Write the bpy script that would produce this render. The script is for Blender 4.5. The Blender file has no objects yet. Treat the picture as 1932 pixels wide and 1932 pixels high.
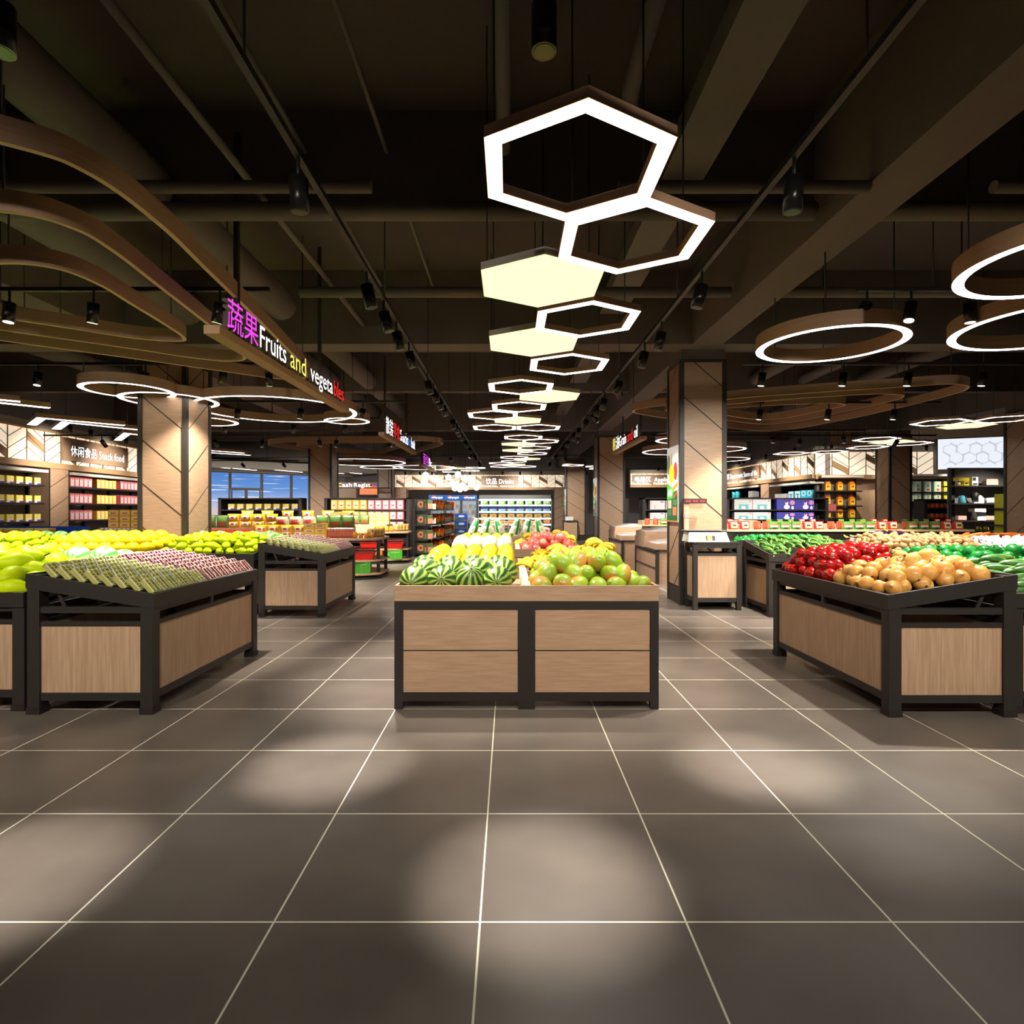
import bpy, math, random
from mathutils import Vector, Matrix
from math import sin, cos, pi, sqrt, radians as R

sc = bpy.context.scene
col = sc.collection
# ---------------------------------------------------------------- camera
cd = bpy.data.cameras.new('camera'); cam = bpy.data.objects.new('camera', cd); col.objects.link(cam)
cam.location = (0, 0, 1.6); cam.rotation_euler = (R(90), 0, 0)
cd.sensor_width = 36; cd.lens = 36*1091/1932; cd.shift_x = 5/1932; cd.shift_y = -4/1932
cd.clip_start = .05; cd.clip_end = 300
sc.camera = cam
# ---------------------------------------------------------------- world, exposure
SPOT_W = 460.0      # track spot power
RING_E = 6.0        # luminous ring strength
HEX_E = 8.0
sc.view_settings.view_transform = 'Standard'; sc.view_settings.look = 'None'
sc.view_settings.gamma = 1; sc.view_settings.use_curve_mapping = False
sc.view_settings.exposure = 0.0
sc.cycles.use_denoising = True
sc.cycles.max_bounces = 6; sc.cycles.diffuse_bounces = 3; sc.cycles.glossy_bounces = 3
sc.cycles.transmission_bounces = 4; sc.cycles.transparent_max_bounces = 6
sc.cycles.sample_clamp_indirect = 3.0
sc.cycles.caustics_reflective = False; sc.cycles.caustics_refractive = False
sc.cycles.blur_glossy = 1.0
w = bpy.data.worlds.new('sky'); sc.world = w; w.use_nodes = True
nt = w.node_tree; nt.nodes.clear()
def N(nt, t, **k):
    n = nt.nodes.new(t)
    for a, b in k.items():
        if a.startswith('i_'): n.inputs[int(a[2:])].default_value = b
        else: setattr(n, a, b)
    return n
tc = N(nt, 'ShaderNodeTexCoord'); sep = N(nt, 'ShaderNodeSeparateXYZ'); nt.links.new(tc.outputs['Generated'], sep.inputs[0])
rp = N(nt, 'ShaderNodeValToRGB'); nt.links.new(sep.outputs[2], rp.inputs[0])
e = rp.color_ramp.elements
e[0].position = 0.0; e[0].color = (.75, .62, .62, 1); e[1].position = .5; e[1].color = (.02, .09, .4, 1)
for p_, c_ in ((.012, (.45, .55, .85, 1)), (.03, (.12, .32, .78, 1)), (.07, (.05, .2, .66, 1))):
    q = e.new(p_); q.color = c_
mp = N(nt, 'ShaderNodeMapping'); mp.inputs['Scale'].default_value = (7, 7, 130); nt.links.new(tc.outputs['Generated'], mp.inputs[0])
nz = N(nt, 'ShaderNodeTexNoise'); nz.inputs['Scale'].default_value = 2.4; nz.inputs['Detail'].default_value = 2; nt.links.new(mp.outputs[0], nz.inputs['Vector'])
r2 = N(nt, 'ShaderNodeValToRGB'); nt.links.new(nz.outputs[0], r2.inputs[0]); r2.color_ramp.elements[0].position = .6; r2.color_ramp.elements[1].position = .68
mx = N(nt, 'ShaderNodeMixRGB'); nt.links.new(r2.outputs[0], mx.inputs[0]); nt.links.new(rp.outputs[0], mx.inputs[1]); mx.inputs[2].default_value = (.8, .88, 1, 1)
bg = N(nt, 'ShaderNodeBackground'); nt.links.new(mx.outputs[0], bg.inputs[0]); bg.inputs[1].default_value = 1.0
wo = N(nt, 'ShaderNodeOutputWorld'); nt.links.new(bg.outputs[0], wo.inputs[0])

random.seed(7)
rnd = random.uniform
# ---------------------------------------------------------------- materials
MATS = {}
def srgb(c):
    return tuple(((v/255)/12.92 if v/255 <= .04045 else ((v/255+.055)/1.055)**2.4) for v in c)
def mat(name, c, rough=.5, metal=0, emit=0, ec=None, spec=.5, trans=0, alpha=1, vary=0, coat=0):
    """plain painted surface; c is sRGB 0-255; vary: value variation between individuals"""
    if name in MATS: return MATS[name]
    m = bpy.data.materials.new(name); m.use_nodes = True; nt = m.node_tree; b = nt.nodes['Principled BSDF']
    b.inputs['Base Color'].default_value = (*srgb(c), 1); b.inputs['Roughness'].default_value = rough; b.inputs['Metallic'].default_value = metal
    b.inputs['Specular IOR Level'].default_value = spec
    if emit: b.inputs['Emission Color'].default_value = (*srgb(ec or c), 1); b.inputs['Emission Strength'].default_value = emit
    if trans: b.inputs['Transmission Weight'].default_value = trans
    if alpha < 1: b.inputs['Alpha'].default_value = alpha
    if coat: b.inputs['Coat Weight'].default_value = coat; b.inputs['Coat Roughness'].default_value = .15
    # fine mottling keeps every surface procedural rather than flat
    tc = N(nt, 'ShaderNodeTexCoord'); n = N(nt, 'ShaderNodeTexNoise'); n.inputs['Scale'].default_value = 18
    nt.links.new(tc.outputs['Object'], n.inputs['Vector'])
    mr = N(nt, 'ShaderNodeMapRange'); mr.inputs[3].default_value = .95; mr.inputs[4].default_value = 1.05; nt.links.new(n.outputs[0], mr.inputs[0])
    hs = N(nt, 'ShaderNodeHueSaturation'); hs.inputs['Color'].default_value = (*srgb(c), 1)
    if vary:
        oi = N(nt, 'ShaderNodeObjectInfo'); v = N(nt, 'ShaderNodeMapRange'); v.inputs[3].default_value = 1-vary; v.inputs[4].default_value = 1+vary
        nt.links.new(oi.outputs['Random'], v.inputs[0]); mu = N(nt, 'ShaderNodeMath', operation='MULTIPLY'); nt.links.new(v.outputs[0], mu.inputs[0]); nt.links.new(mr.outputs[0], mu.inputs[1])
        nt.links.new(mu.outputs[0], hs.inputs['Value'])
    else: nt.links.new(mr.outputs[0], hs.inputs['Value'])
    nt.links.new(hs.outputs[0], b.inputs['Base Color'])
    MATS[name] = m; return m
def glow(name, c, s):
    if name in MATS: return MATS[name]
    m = bpy.data.materials.new(name); m.use_nodes = True; b = m.node_tree.nodes['Principled BSDF']
    b.inputs['Base Color'].default_value = (*srgb(c), 1); b.inputs['Emission Color'].default_value = (*srgb(c), 1); b.inputs['Emission Strength'].default_value = s
    MATS[name] = m; return m
def two_tone(name, c1, c2, scale=(1, 1, 1), nscale=5, lo=.4, hi=.6, rough=.5, detail=3, vary=0, spec=.5, coat=0):
    m = bpy.data.materials.new(name); m.use_nodes = True; nt = m.node_tree; b = nt.nodes['Principled BSDF']
    tc = N(nt, 'ShaderNodeTexCoord'); mp = N(nt, 'ShaderNodeMapping'); mp.inputs['Scale'].default_value = scale; nt.links.new(tc.outputs['Object'], mp.inputs[0])
    n = N(nt, 'ShaderNodeTexNoise'); n.inputs['Scale'].default_value = nscale; n.inputs['Detail'].default_value = detail; nt.links.new(mp.outputs[0], n.inputs['Vector'])
    r = N(nt, 'ShaderNodeValToRGB'); r.color_ramp.elements[0].position = lo; r.color_ramp.elements[1].position = hi
    r.color_ramp.elements[0].color = (*srgb(c1), 1); r.color_ramp.elements[1].color = (*srgb(c2), 1); nt.links.new(n.outputs[0], r.inputs[0])
    last = r.outputs[0]
    if vary:
        oi = N(nt, 'ShaderNodeObjectInfo'); v = N(nt, 'ShaderNodeMapRange'); v.inputs[3].default_value = 1-vary; v.inputs[4].default_value = 1+vary
        nt.links.new(oi.outputs['Random'], v.inputs[0]); hs = N(nt, 'ShaderNodeHueSaturation'); nt.links.new(last, hs.inputs['Color']); nt.links.new(v.outputs[0], hs.inputs['Value']); last = hs.outputs[0]
    nt.links.new(last, b.inputs['Base Color']); b.inputs['Roughness'].default_value = rough; b.inputs['Specular IOR Level'].default_value = spec
    if coat: b.inputs['Coat Weight'].default_value = coat
    MATS[name] = m; return m
wood_h = two_tone('oak_flat_grain', (170, 136, 108), (190, 155, 125), (1.2, 1.2, 26), 3, .35, .68, .42, 5)
wood_v = two_tone('oak_upright_grain', (176, 142, 112), (197, 164, 132), (24, 24, 1.1), 3, .35, .68, .42, 5)
wood_top = two_tone('oak_top', (170, 136, 108), (190, 155, 125), (1.2, 20, 20), 3, .35, .68, .42, 5)
wood_band = two_tone('bent_wood', (178, 142, 112), (192, 155, 124), (1, 1, 20), 3, .3, .7, .5, 3)
wood_pale_lit = mat('pale_wood_and_lit_underside', (246, 208, 152), .5)  # pale wood, lightened for the bounce light on loop undersides
wood_sign = two_tone('sign_wood', (178, 138, 96), (192, 152, 108), (20, 2, 20), 3, .3, .7, .45, 3)
dark = mat('charcoal_metal', (47, 42, 39), .45, 0, spec=.4)
dark2 = mat('brown_black_metal', (42, 35, 32), .5, 0, spec=.4)
black = mat('black_paint', (24, 22, 21), .5)
chrome_b = mat('black_gloss_metal', (40, 38, 36), .25, .6)
ceil_m = mat('ceiling_paint', (84, 77, 76), .9, spec=.1)
beam_m = mat('beam_paint', (108, 100, 96), .85, spec=.15)
pipe_m = mat('pipe_paint', (108, 102, 98), .7, spec=.2)
white_l = glow('led_diffuser', (255, 250, 242), RING_E)
hex_l = glow('hexagon_diffuser', (255, 252, 246), HEX_E)
hex_y = glow('hexagon_warm_panel', (255, 252, 200), 1.12)
white = mat('white_card', (238, 236, 230), .5)
plaster = mat('warm_white_paint', (206, 196, 184), .7)
grey_w = mat('grey_wall_paint', (120, 116, 116), .7)
side_m = mat('letter_sides', (120, 108, 96), .5)
# ---------------------------------------------------------------- mesh builder
class MB:
    def __init__(s): s.v = []; s.f = []; s.m = []; s.sm = []
    def add(s, vs, fs, m=0, smooth=False):
        o = len(s.v); s.v += [tuple(v) for v in vs]
        for f in fs: s.f.append([o+i for i in f]); s.m.append(m); s.sm.append(smooth)
        return s
    def box(s, x0, x1, y0, y1, z0, z1, m=0):
        return s.add([(x0,y0,z0),(x1,y0,z0),(x1,y1,z0),(x0,y1,z0),(x0,y0,z1),(x1,y0,z1),(x1,y1,z1),(x0,y1,z1)],
                     [(3,2,1,0),(4,5,6,7),(0,1,5,4),(1,2,6,5),(2,3,7,6),(3,0,4,7)], m)
    def cyl(s, p, q, r, n=12, m=0, r2=None, smooth=True):
        p = Vector(p); q = Vector(q); d = (q-p).normalized(); a = d.orthogonal().normalized(); b = d.cross(a)
        r2 = r if r2 is None else r2; vs = []
        for k in range(n):
            t = 2*pi*k/n; vs.append(p+(a*cos(t)+b*sin(t))*r)
        for k in range(n):
            t = 2*pi*k/n; vs.append(q+(a*cos(t)+b*sin(t))*r2)
        s.add(vs, [(k, (k+1) % n, n+(k+1) % n, n+k) for k in range(n)], m, smooth)
        o = len(s.v)-2*n
        s.f.append([o+n-1-k for k in range(n)]); s.m.append(m); s.sm.append(False)
        s.f.append([o+n+k for k in range(n)]); s.m.append(m); s.sm.append(False)
        return s
    def prism(s, pts, z0, z1, m=0, mb=None):
        """pts: plan outline; mb: other material for the underside"""
        n = len(pts); vs = [(x, y, z0) for x, y in pts]+[(x, y, z1) for x, y in pts]
        s.add(vs, [(k, (k+1) % n, n+(k+1) % n, n+k) for k in range(n)]+[[n+k for k in range(n)]], m)
        o = len(s.v)-2*n; s.f.append([o+n-1-k for k in range(n)]); s.m.append(m if mb is None else mb); s.sm.append(False)
        return s
    def quad(s, a, b, c, d, m=0): return s.add([a, b, c, d], [(0, 1, 2, 3)], m)
    def slab(s, pts, y0, y1, m=0):
        """pts (x,z) outline pushed from y0 (front) to y1"""
        n = len(pts); vs = [(x, y0, z) for x, z in pts]+[(x, y1, z) for x, z in pts]
        s.add(vs, [(k, n+k, n+(k+1) % n, (k+1) % n) for k in range(n)]+[[k for k in range(n)], [2*n-1-k for k in range(n)]], m); return s
    def ball(s, c, rx, ry=None, rz=None, n=16, k=10, m=0, f=None):
        ry = ry or rx; rz = rz or rx; c = Vector(c); vs = [c+Vector((0, 0, -rz))]
        for i in range(1, k):
            ph = -pi/2+pi*i/k
            for j in range(n):
                t = 2*pi*j/n; vs.append(c+Vector((rx*cos(ph)*cos(t), ry*cos(ph)*sin(t), rz*sin(ph))))
        vs.append(c+Vector((0, 0, rz)))
        if f: vs = [c+Vector(f(v-c)) for v in vs]
        fs = [(0, 1+(j+1) % n, 1+j) for j in range(n)]
        for i in range(k-2):
            a = 1+i*n; fs += [(a+j, a+(j+1) % n, a+n+(j+1) % n, a+n+j) for j in range(n)]
        a = 1+(k-2)*n; fs += [(a+j, a+(j+1) % n, len(vs)-1) for j in range(n)]
        return s.add(vs, fs, m, True)
    def lathe(s, prof, n=16, m=0, c=(0, 0, 0), smooth=True):
        vs = []; k = len(prof)
        for r, z in prof:
            for j in range(n): t = 2*pi*j/n; vs.append((c[0]+r*cos(t), c[1]+r*sin(t), c[2]+z))
        fs = [(i*n+j, i*n+(j+1) % n, (i+1)*n+(j+1) % n, (i+1)*n+j) for i in range(k-1) for j in range(n)]
        fs += [[n-1-j for j in range(n)], [(k-1)*n+j for j in range(n)]]
        return s.add(vs, fs, m, smooth)
    def tube(s, pts, r, n=8, m=0, rs=None):
        pts = [Vector(p) for p in pts]; L = len(pts); vs = []; a = None
        for i, p in enumerate(pts):
            d = (pts[min(i+1, L-1)]-pts[max(i-1, 0)]).normalized()
            a = d.orthogonal().normalized() if a is None else (a-d*a.dot(d)).normalized()
            b = d.cross(a); rr = rs[i] if rs else r
            for j in range(n): t = 2*pi*j/n; vs.append(p+(a*cos(t)+b*sin(t))*rr)
        fs = [(i*n+j, i*n+(j+1) % n, (i+1)*n+(j+1) % n, (i+1)*n+j) for i in range(L-1) for j in range(n)]
        fs += [[n-1-j for j in range(n)], [(L-1)*n+j for j in range(n)]]
        return s.add(vs, fs, m, True)
    def mesh(s, name, mats):
        me = bpy.data.meshes.new(name); me.from_pydata(s.v, [], s.f)
        for x in (mats if isinstance(mats, (list, tuple)) else [mats]): me.materials.append(x)
        me.polygons.foreach_set('material_index', s.m); me.polygons.foreach_set('use_smooth', s.sm); me.update(); return me
    def build(s, name, mats, parent=None, loc=(0, 0, 0), rot=(0, 0, 0)):
        o = bpy.data.objects.new(name, s.mesh(name, mats)); col.objects.link(o); o.location = loc; o.rotation_euler = rot
        if parent: o.parent = parent
        return o
def bm(*b): 
    s = MB()
    for x in b: s.box(*x)
    return s
def tag(o, label=None, cat=None, group=None, kind=None):
    if label: o['label'] = label
    if cat: o['category'] = cat
    if group: o['group'] = group
    if kind: o['kind'] = kind
    return o
def empty(name, loc=(0, 0, 0), rz=0, label=None, cat=None, group=None):
    o = bpy.data.objects.new(name, None); col.objects.link(o); o.location = loc; o.rotation_euler = (0, 0, rz); o.empty_display_size = .1
    return tag(o, label, cat, group)
KIDS = {}
def kids(o):
    return [c for c in bpy.data.objects if c.parent == o]
def snap(o): return (o, [snap(c) for c in kids(o)])      # the thing with its parts, read once
def dup(t, parent=None):
    o, ch = t; c = o.copy(); col.objects.link(c)
    if parent: c.parent = parent
    for x in ch: dup(x, c)
    return c
class Proto:
    """the first use places the original, later uses copy it and its parts"""
    def __init__(s, o): s.t = snap(o); s.used = False
    def put(s, loc, rot=(0, 0, 0), scale=None, label=None, cat=None, group=None):
        if s.used: o = dup(s.t)
        else: o = s.t[0]; s.used = True
        o.location = loc; o.rotation_euler = rot
        if scale is not None: o.scale = (scale,)*3 if isinstance(scale, (int, float)) else scale
        return tag(o, label, cat, group)
ORD = 'first second third fourth fifth sixth seventh eighth ninth tenth eleventh twelfth thirteenth fourteenth fifteenth sixteenth seventeenth eighteenth nineteenth twentieth'.split()
ORD += ['twenty-'+x for x in ORD[:9]]+['thirtieth']
def struct(name, b, m, loc=(0, 0, 0), rot=(0, 0, 0)):
    o = b.build(name, m, None, loc, rot); o['kind'] = 'structure'; return o
def text(s, h, mat_, parent, loc, rot=(R(90), 0, 0), width=None, depth=.02, name='lettering', bold=.0, align='LEFT'):
    """raised lettering, h = cap height; width squeezes it to that length"""
    c = bpy.data.curves.new(name, 'FONT'); c.body = s; c.size = 1; c.extrude = depth/2/h*.7; c.offset = bold; c.resolution_u = 2
    t = bpy.data.objects.new(name, c); col.objects.link(t)
    dg = bpy.context.evaluated_depsgraph_get(); me = bpy.data.meshes.new_from_object(t.evaluated_get(dg)); bpy.data.objects.remove(t); bpy.data.curves.remove(c)
    xs = [v.co.x for v in me.vertices]; k = h/.7
    if not xs: return None
    x0, x1 = min(xs), max(xs); kx = width/(x1-x0) if width else k
    off = {'LEFT': x0, 'CENTER': (x0+x1)/2}[align]
    for v in me.vertices: v.co = ((v.co.x-off)*kx, v.co.y*k, v.co.z*k)
    me.materials.clear(); me.materials.append(mat_); me.materials.append(side_m); me.name = name
    for p in me.polygons: p.material_index = 0 if abs(p.normal.z) > .7 else 1
    o = bpy.data.objects.new(name, me); col.objects.link(o); o.location = loc; o.rotation_euler = rot; o.parent = parent
    return o
# ================================================================ the setting
def floor_mat():
    m = bpy.data.materials.new('floor_tile'); m.use_nodes = True; nt = m.node_tree; b = nt.nodes['Principled BSDF']
    tc = N(nt, 'ShaderNodeTexCoord'); sp = N(nt, 'ShaderNodeSeparateXYZ'); nt.links.new(tc.outputs['Object'], sp.inputs[0])
    outs = []
    for ax, off in ((0, .114), (1, -3.045)):
        a = N(nt, 'ShaderNodeMath', operation='ADD'); a.inputs[1].default_value = off+.0; nt.links.new(sp.outputs[ax], a.inputs[0])
        p = N(nt, 'ShaderNodeMath', operation='PINGPONG'); p.inputs[1].default_value = .4; nt.links.new(a.outputs[0], p.inputs[0])
        l = N(nt, 'ShaderNodeMath', operation='LESS_THAN'); l.inputs[1].default_value = .004; nt.links.new(p.outputs[0], l.inputs[0]); outs.append(l)
    mxm = N(nt, 'ShaderNodeMath', operation='MAXIMUM'); nt.links.new(outs[0].outputs[0], mxm.inputs[0]); nt.links.new(outs[1].outputs[0], mxm.inputs[1])
    n = N(nt, 'ShaderNodeTexNoise'); n.inputs['Scale'].default_value = 2.2; n.inputs['Detail'].default_value = 8; nt.links.new(tc.outputs['Object'], n.inputs['Vector'])
    r = N(nt, 'ShaderNodeValToRGB'); r.color_ramp.elements[0].position = .3; r.color_ramp.elements[1].position = .72
    r.color_ramp.elements[0].color = (*srgb((98, 88, 81)), 1); r.color_ramp.elements[1].color = (*srgb((116, 105, 96)), 1); nt.links.new(n.outputs[0], r.inputs[0])
    mx = N(nt, 'ShaderNodeMixRGB'); nt.links.new(mxm.outputs[0], mx.inputs[0]); nt.links.new(r.outputs[0], mx.inputs[1]); mx.inputs[2].default_value = (*srgb((244, 236, 214)), 1)
    nt.links.new(mx.outputs[0], b.inputs['Base Color'])
    mr = N(nt, 'ShaderNodeMapRange'); mr.inputs[3].default_value = .26; mr.inputs[4].default_value = .40; nt.links.new(n.outputs[0], mr.inputs[0]); nt.links.new(mr.outputs[0], b.inputs['Roughness'])
    b.inputs['Specular IOR Level'].default_value = .6
    return m
CZ = 5.5
struct('floor', bm((-26, 26, -12, 44, -.1, 0)), floor_mat())
struct('ceiling', bm((-26, 26, -12, 44, CZ, CZ+.2)), ceil_m)
struct('wall_back', bm((-11.5, 11.5, 37.3, 37.5, 0, CZ)), grey_w)
struct('wall_behind', bm((-26, 26, -12.2, -12, 0, CZ)), plaster)
struct('wall_left', bm((0, .2, 0, 9.2, 0, CZ)), grey_w, (-13.1, 14.0, 0), (0, 0, R(4.5)))
struct('wall_left_near', bm((-18, -17.8, -12, 14, 0, CZ)), plaster)
struct('wall_right', bm((11.9, 12.1, 21.8, 37.5, 0, CZ)), grey_w)
struct('wall_right_front', bm((12.1, 24, 22.1, 22.3, 0, CZ)), wood_v)
struct('wall_right_near', bm((20, 20.2, -12, 22.3, 0, CZ)), plaster)
# main beams and cross beams
BX = (2.98, 3.47)
n = 0
def beam(x0, x1, y0, y1, z0):
    global n; n += 1
    struct('beam_%d' % n, bm((x0, x1, y0, y1, z0, CZ)), beam_m)
beam(BX[0], BX[1], -12, 37.3, 4.3)
beam(13.05, 13.55, -4, 37, 4.3)
beam(-6.75, -6.25, -4, 37.3, 4.4)
for y in (9.41, 19.5, 29.7):
    beam(-25, BX[0], y, y+.47, 4.3); beam(BX[1], 13.05, y, y+.47, 4.3)
for y in (5.65, 14.4, 24.6):
    beam(-25, BX[0], y, y+.22, 4.55); beam(BX[1], 13.05, y, y+.22, 4.55)
beam(-25, 25, -.6, -.13, 4.3)
# columns
def column(i, x, y, wd=.8, poster=False, h=4.08):
    r = empty('column', (x, y, 0)); r['kind'] = 'structure'
    bm((.02, wd-.02, .02, wd-.02, .3, h)).build('cladding', wood_h, r)
    b = MB(); p = .075
    for a in (0, wd-p):
        for c in (0, wd-p): b.box(a, a+p, c, c+p, 0, h)
    b.box(0, wd, 0, wd, h, h+.05); b.build('corner_posts', dark, r)
    bm((.01, wd-.01, .01, wd-.01, 0, .28)).build('base', dark, r)
    bm((.03, wd-.03, .03, wd-.03, h+.05, 4.6)).build('cap', beam_m, r)
    g = MB(); t = .011
    for k in range(7):
        z = 4.23-.73*k; dz = .55
        def bar(p0, p1):
            g.add([(p0[0], p0[1], p0[2]-t), (p1[0], p1[1], p1[2]-t), (p1[0], p1[1], p1[2]+t), (p0[0], p0[1], p0[2]+t)], [(0, 1, 2, 3)], 0)
        def clip(zs):
            return all(.32 < q < h-.03 for q in zs)
        a, b_ = p, wd-p
        for (pa, pb) in (((a, .016, z), (b_, .016, z-dz)), ((.016, a, z), (.016, b_, z-dz)), ((wd-.016, a, z-dz), (wd-.016, b_, z)), ((b_, wd-.016, z), (a, wd-.016, z-dz))):
            za, zb = pa[2], pb[2]
            # cut where the line leaves the cladding
            def cut(pu, pv):
                lo, hi = .3, h
                if pu[2] > hi and pv[2] < hi:
                    s = (pu[2]-hi)/(pu[2]-pv[2]); return tuple(pu[k2]+(pv[k2]-pu[k2])*s for k2 in range(3))
                if pu[2] < lo and pv[2] > lo:
                    s = (lo-pu[2])/(pv[2]-pu[2]); return tuple(pu[k2]+(pv[k2]-pu[k2])*s for k2 in range(3))
                return pu
            if max(za, zb) < .32 or min(za, zb) > h-.02: continue
            q0 = cut(pa, pb); q1 = cut(pb, pa); bar(q0, q1)
    g.build('groove', dark2, r)
    return r
COLS = [(-6.24, 9.7, .82), (2.86, 9.7, .79), (-6.86, 19.7, .81), (3.0, 19.7, .95), (-6.95, 30.4, .79), (2.98, 30.4, 1.05), (12.95, 19.7, .78), (12.9, 14.3, .8)]
for i, (x, y, wd) in enumerate(COLS): column(i, x, y, wd)

# ---------------------------------------------------------------- posters on the columns
def poster(x, y, wd, label):
    r = empty('poster', (x, y, 0), R(-90), label, 'poster', 'vegetable posters on the columns')
    # local x runs from the far edge to the near edge of the face, front is -y
    W = wd-.14; x0 = .07; z0, z1 = 1.39, 2.70; H = z1-z0; f = -.016
    P = lambda u, v: (x0+W*u, z0+H*v)
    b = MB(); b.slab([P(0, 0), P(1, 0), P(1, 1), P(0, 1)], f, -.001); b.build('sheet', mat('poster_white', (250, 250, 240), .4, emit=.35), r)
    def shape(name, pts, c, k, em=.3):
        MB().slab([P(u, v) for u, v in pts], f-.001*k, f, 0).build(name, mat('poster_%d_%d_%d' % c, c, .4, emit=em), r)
    shape('printed_panel', [(0, .02), (1, .02), (1, .42), (.62, .4), (0, .5)], (30, 92, 40), 1)
    shape('printed_panel', [(0, .3), (.5, .31), (.72, .42), (0, .53)], (60, 190, 60), 2)
    shape('printed_panel', [(.45, .44), (1, .53), (1, .47), (.6, .41)], (240, 140, 40), 3)
    shape('printed_panel', [(.6, .34), (.97, .41), (.97, .37), (.6, .3)], (225, 70, 40), 2)
    shape('printed_panel', [(0, 0), (1, 0), (1, .02), (0, .02)], (190, 130, 60), 1)
    def ell(cu, cv, ru, rv, n=18): return [(cu+ru*cos(2*pi*k/n), cv+rv*sin(2*pi*k/n)) for k in range(n)]
    shape('printed_zucchini', ell(.16, .77, .15, .135), (110, 140, 90), 1)
    shape('printed_carrot', [(.33, .65), (.45, .66), (.5, .92), (.42, .9)], (240, 150, 60), 2)
    shape('printed_pepper', ell(.8, .67, .17, .12), (215, 40, 30), 2)
    shape('printed_pepper', ell(.45, .64, .24, .135), (252, 205, 30), 4)
    shape('printed_stem', [(.42, .76), (.5, .76), (.5, .8), (.44, .8)], (90, 140, 50), 5)
    shape('printed_photo', [(.08, .18), (.42, .18), (.42, .29), (.08, .29)], (250, 190, 170), 2)
    shape('printed_photo', [(.55, .09), (.9, .09), (.9, .2), (.55, .2)], (235, 120, 80), 2)
    for k in range(4):
        shape('printed_line', [(.1, .145-.02*k), (.42, .145-.02*k), (.42, .152-.02*k), (.1, .152-.02*k)], (120, 160, 110), 2)
        shape('printed_line', [(.58, .28-.018*k), (.92, .28-.018*k), (.92, .287-.018*k), (.58, .287-.018*k)], (120, 160, 110), 2)
    for k in range(3): shape('printed_writing', [(.1+.14*k, .34), (.2+.14*k, .35), (.22+.14*k, .44), (.14+.14*k, .43)], (235, 250, 225), 5)
poster(2.86, 10.49, .79, 'vegetable poster on the large column behind the weighing scale')
poster(3.0, 20.65, .95, 'vegetable poster on the second column along the hexagon lights')
poster(2.98, 31.4, 1.0, 'small distant vegetable poster on the third column along the hexagon lights')

# ---------------------------------------------------------------- pipes and ducts under the ceiling
def pipe(name, p, q, r, label, m=pipe_m, cat='pipe', n=14, g='pipes under the dark ceiling'):
    o = MB().cyl(p, q, r, n).build(name, m); return tag(o, label, cat, g)
pipe('ceiling_pipe', (-14, 4.78, 4.27), (-1.14, 4.78, 4.27), .05, 'grey cross pipe with a cut end above the largest fruit sign')
pipe('ceiling_pipe', (4.0, 4.78, 4.27), (12, 4.78, 4.27), .05, 'grey cross pipe at the top right past the long beam')
pipe('ceiling_pipe', (.9, 4.78, 4.27), (2.97, 4.78, 4.27), .05, 'short grey cross pipe between the top hexagon and the long beam')
pipe('ceiling_pipe', (-14, 5.5, 4.44), (2.9, 5.5, 4.44), .085, 'thick grey cross pipe in front of the first thin cross beam')
pipe('ceiling_pipe', (3.5, 5.5, 4.44), (13, 5.5, 4.44), .085, 'thick grey cross pipe right of the long beam')
pipe('ceiling_pipe', (-2.75, 7.6, 4.46), (2.9, 7.6, 4.46), .07, 'grey cross pipe behind the solid cream hexagon')
pipe('ceiling_pipe', (3.5, 7.6, 4.46), (13, 7.6, 4.46), .07, 'grey cross pipe above the single glowing ring')
for k, (x, z, y1, r) in enumerate(((-2.37, 4.6, 9.7, .035), (-2.0, 5.1, 12.8, .025), (-1.2, 5.1, 12, .02), (-1.9, 4.6, 17.4, .03), (-1.9, 4.6, 24, .03))):
    pipe('ceiling_pipe', (x, (2, 2, 2, 12, 19)[k], z), (x, y1, z), r, 'thin conduit running away under the ceiling, %s of the slim ones from the big sign' % ORD[k])
for k, (x, z, y0, y1, r) in enumerate(((-3.5, 4.75, 1.5, 8.9, .23), (-5.1, 4.8, 1, 9.2, .26), (-8.2, 4.8, 1, 9.3, .24), (-3.5, 4.8, 10.2, 19, .2), (-4.4, 4.8, 10.2, 19, .2), (-9.2, 4.8, 10.2, 19, .2), (6.1, 4.85, 10.2, 19, .14), (7.3, 4.85, 9.95, 19, .12), (8.8, 4.85, 10.0, 19.3, .15))):
    pipe('air_duct', (x, y0, z), (x, y1, z), r, 'round grey air duct running away from view, %s counted from the big fruit sign' % ORD[k], cat='duct', g='round air ducts', n=20)
tag(bm((1.45, 1.85, 3.2, 9.3, 4.75, 4.95)).build('cable_tray', pipe_m), 'flat cable tray running beside the hexagon lights', 'cable tray')
tag(bm((1.5, 1.9, 10.0, 19.3, 4.75, 4.95)).build('cable_tray', pipe_m), 'flat cable tray far along past the main cross beam', 'cable tray')
tag(MB().tube([(.95, 3.4, 4.9), (.95, 4.5, 4.9), (.98, 4.75, 4.86), (1.1, 4.85, 4.82), (1.4, 4.85, 4.82)], .07).build('bent_pipe', pipe_m), 'bent pipe elbow seen through the top hexagon', 'pipe')
tag(MB().tube([(-.05, 3.0, 4.9), (-.05, 5.3, 4.9)], .06).build('bent_pipe', pipe_m), 'straight grey pipe seen through the left of the top hexagon', 'pipe')

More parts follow.
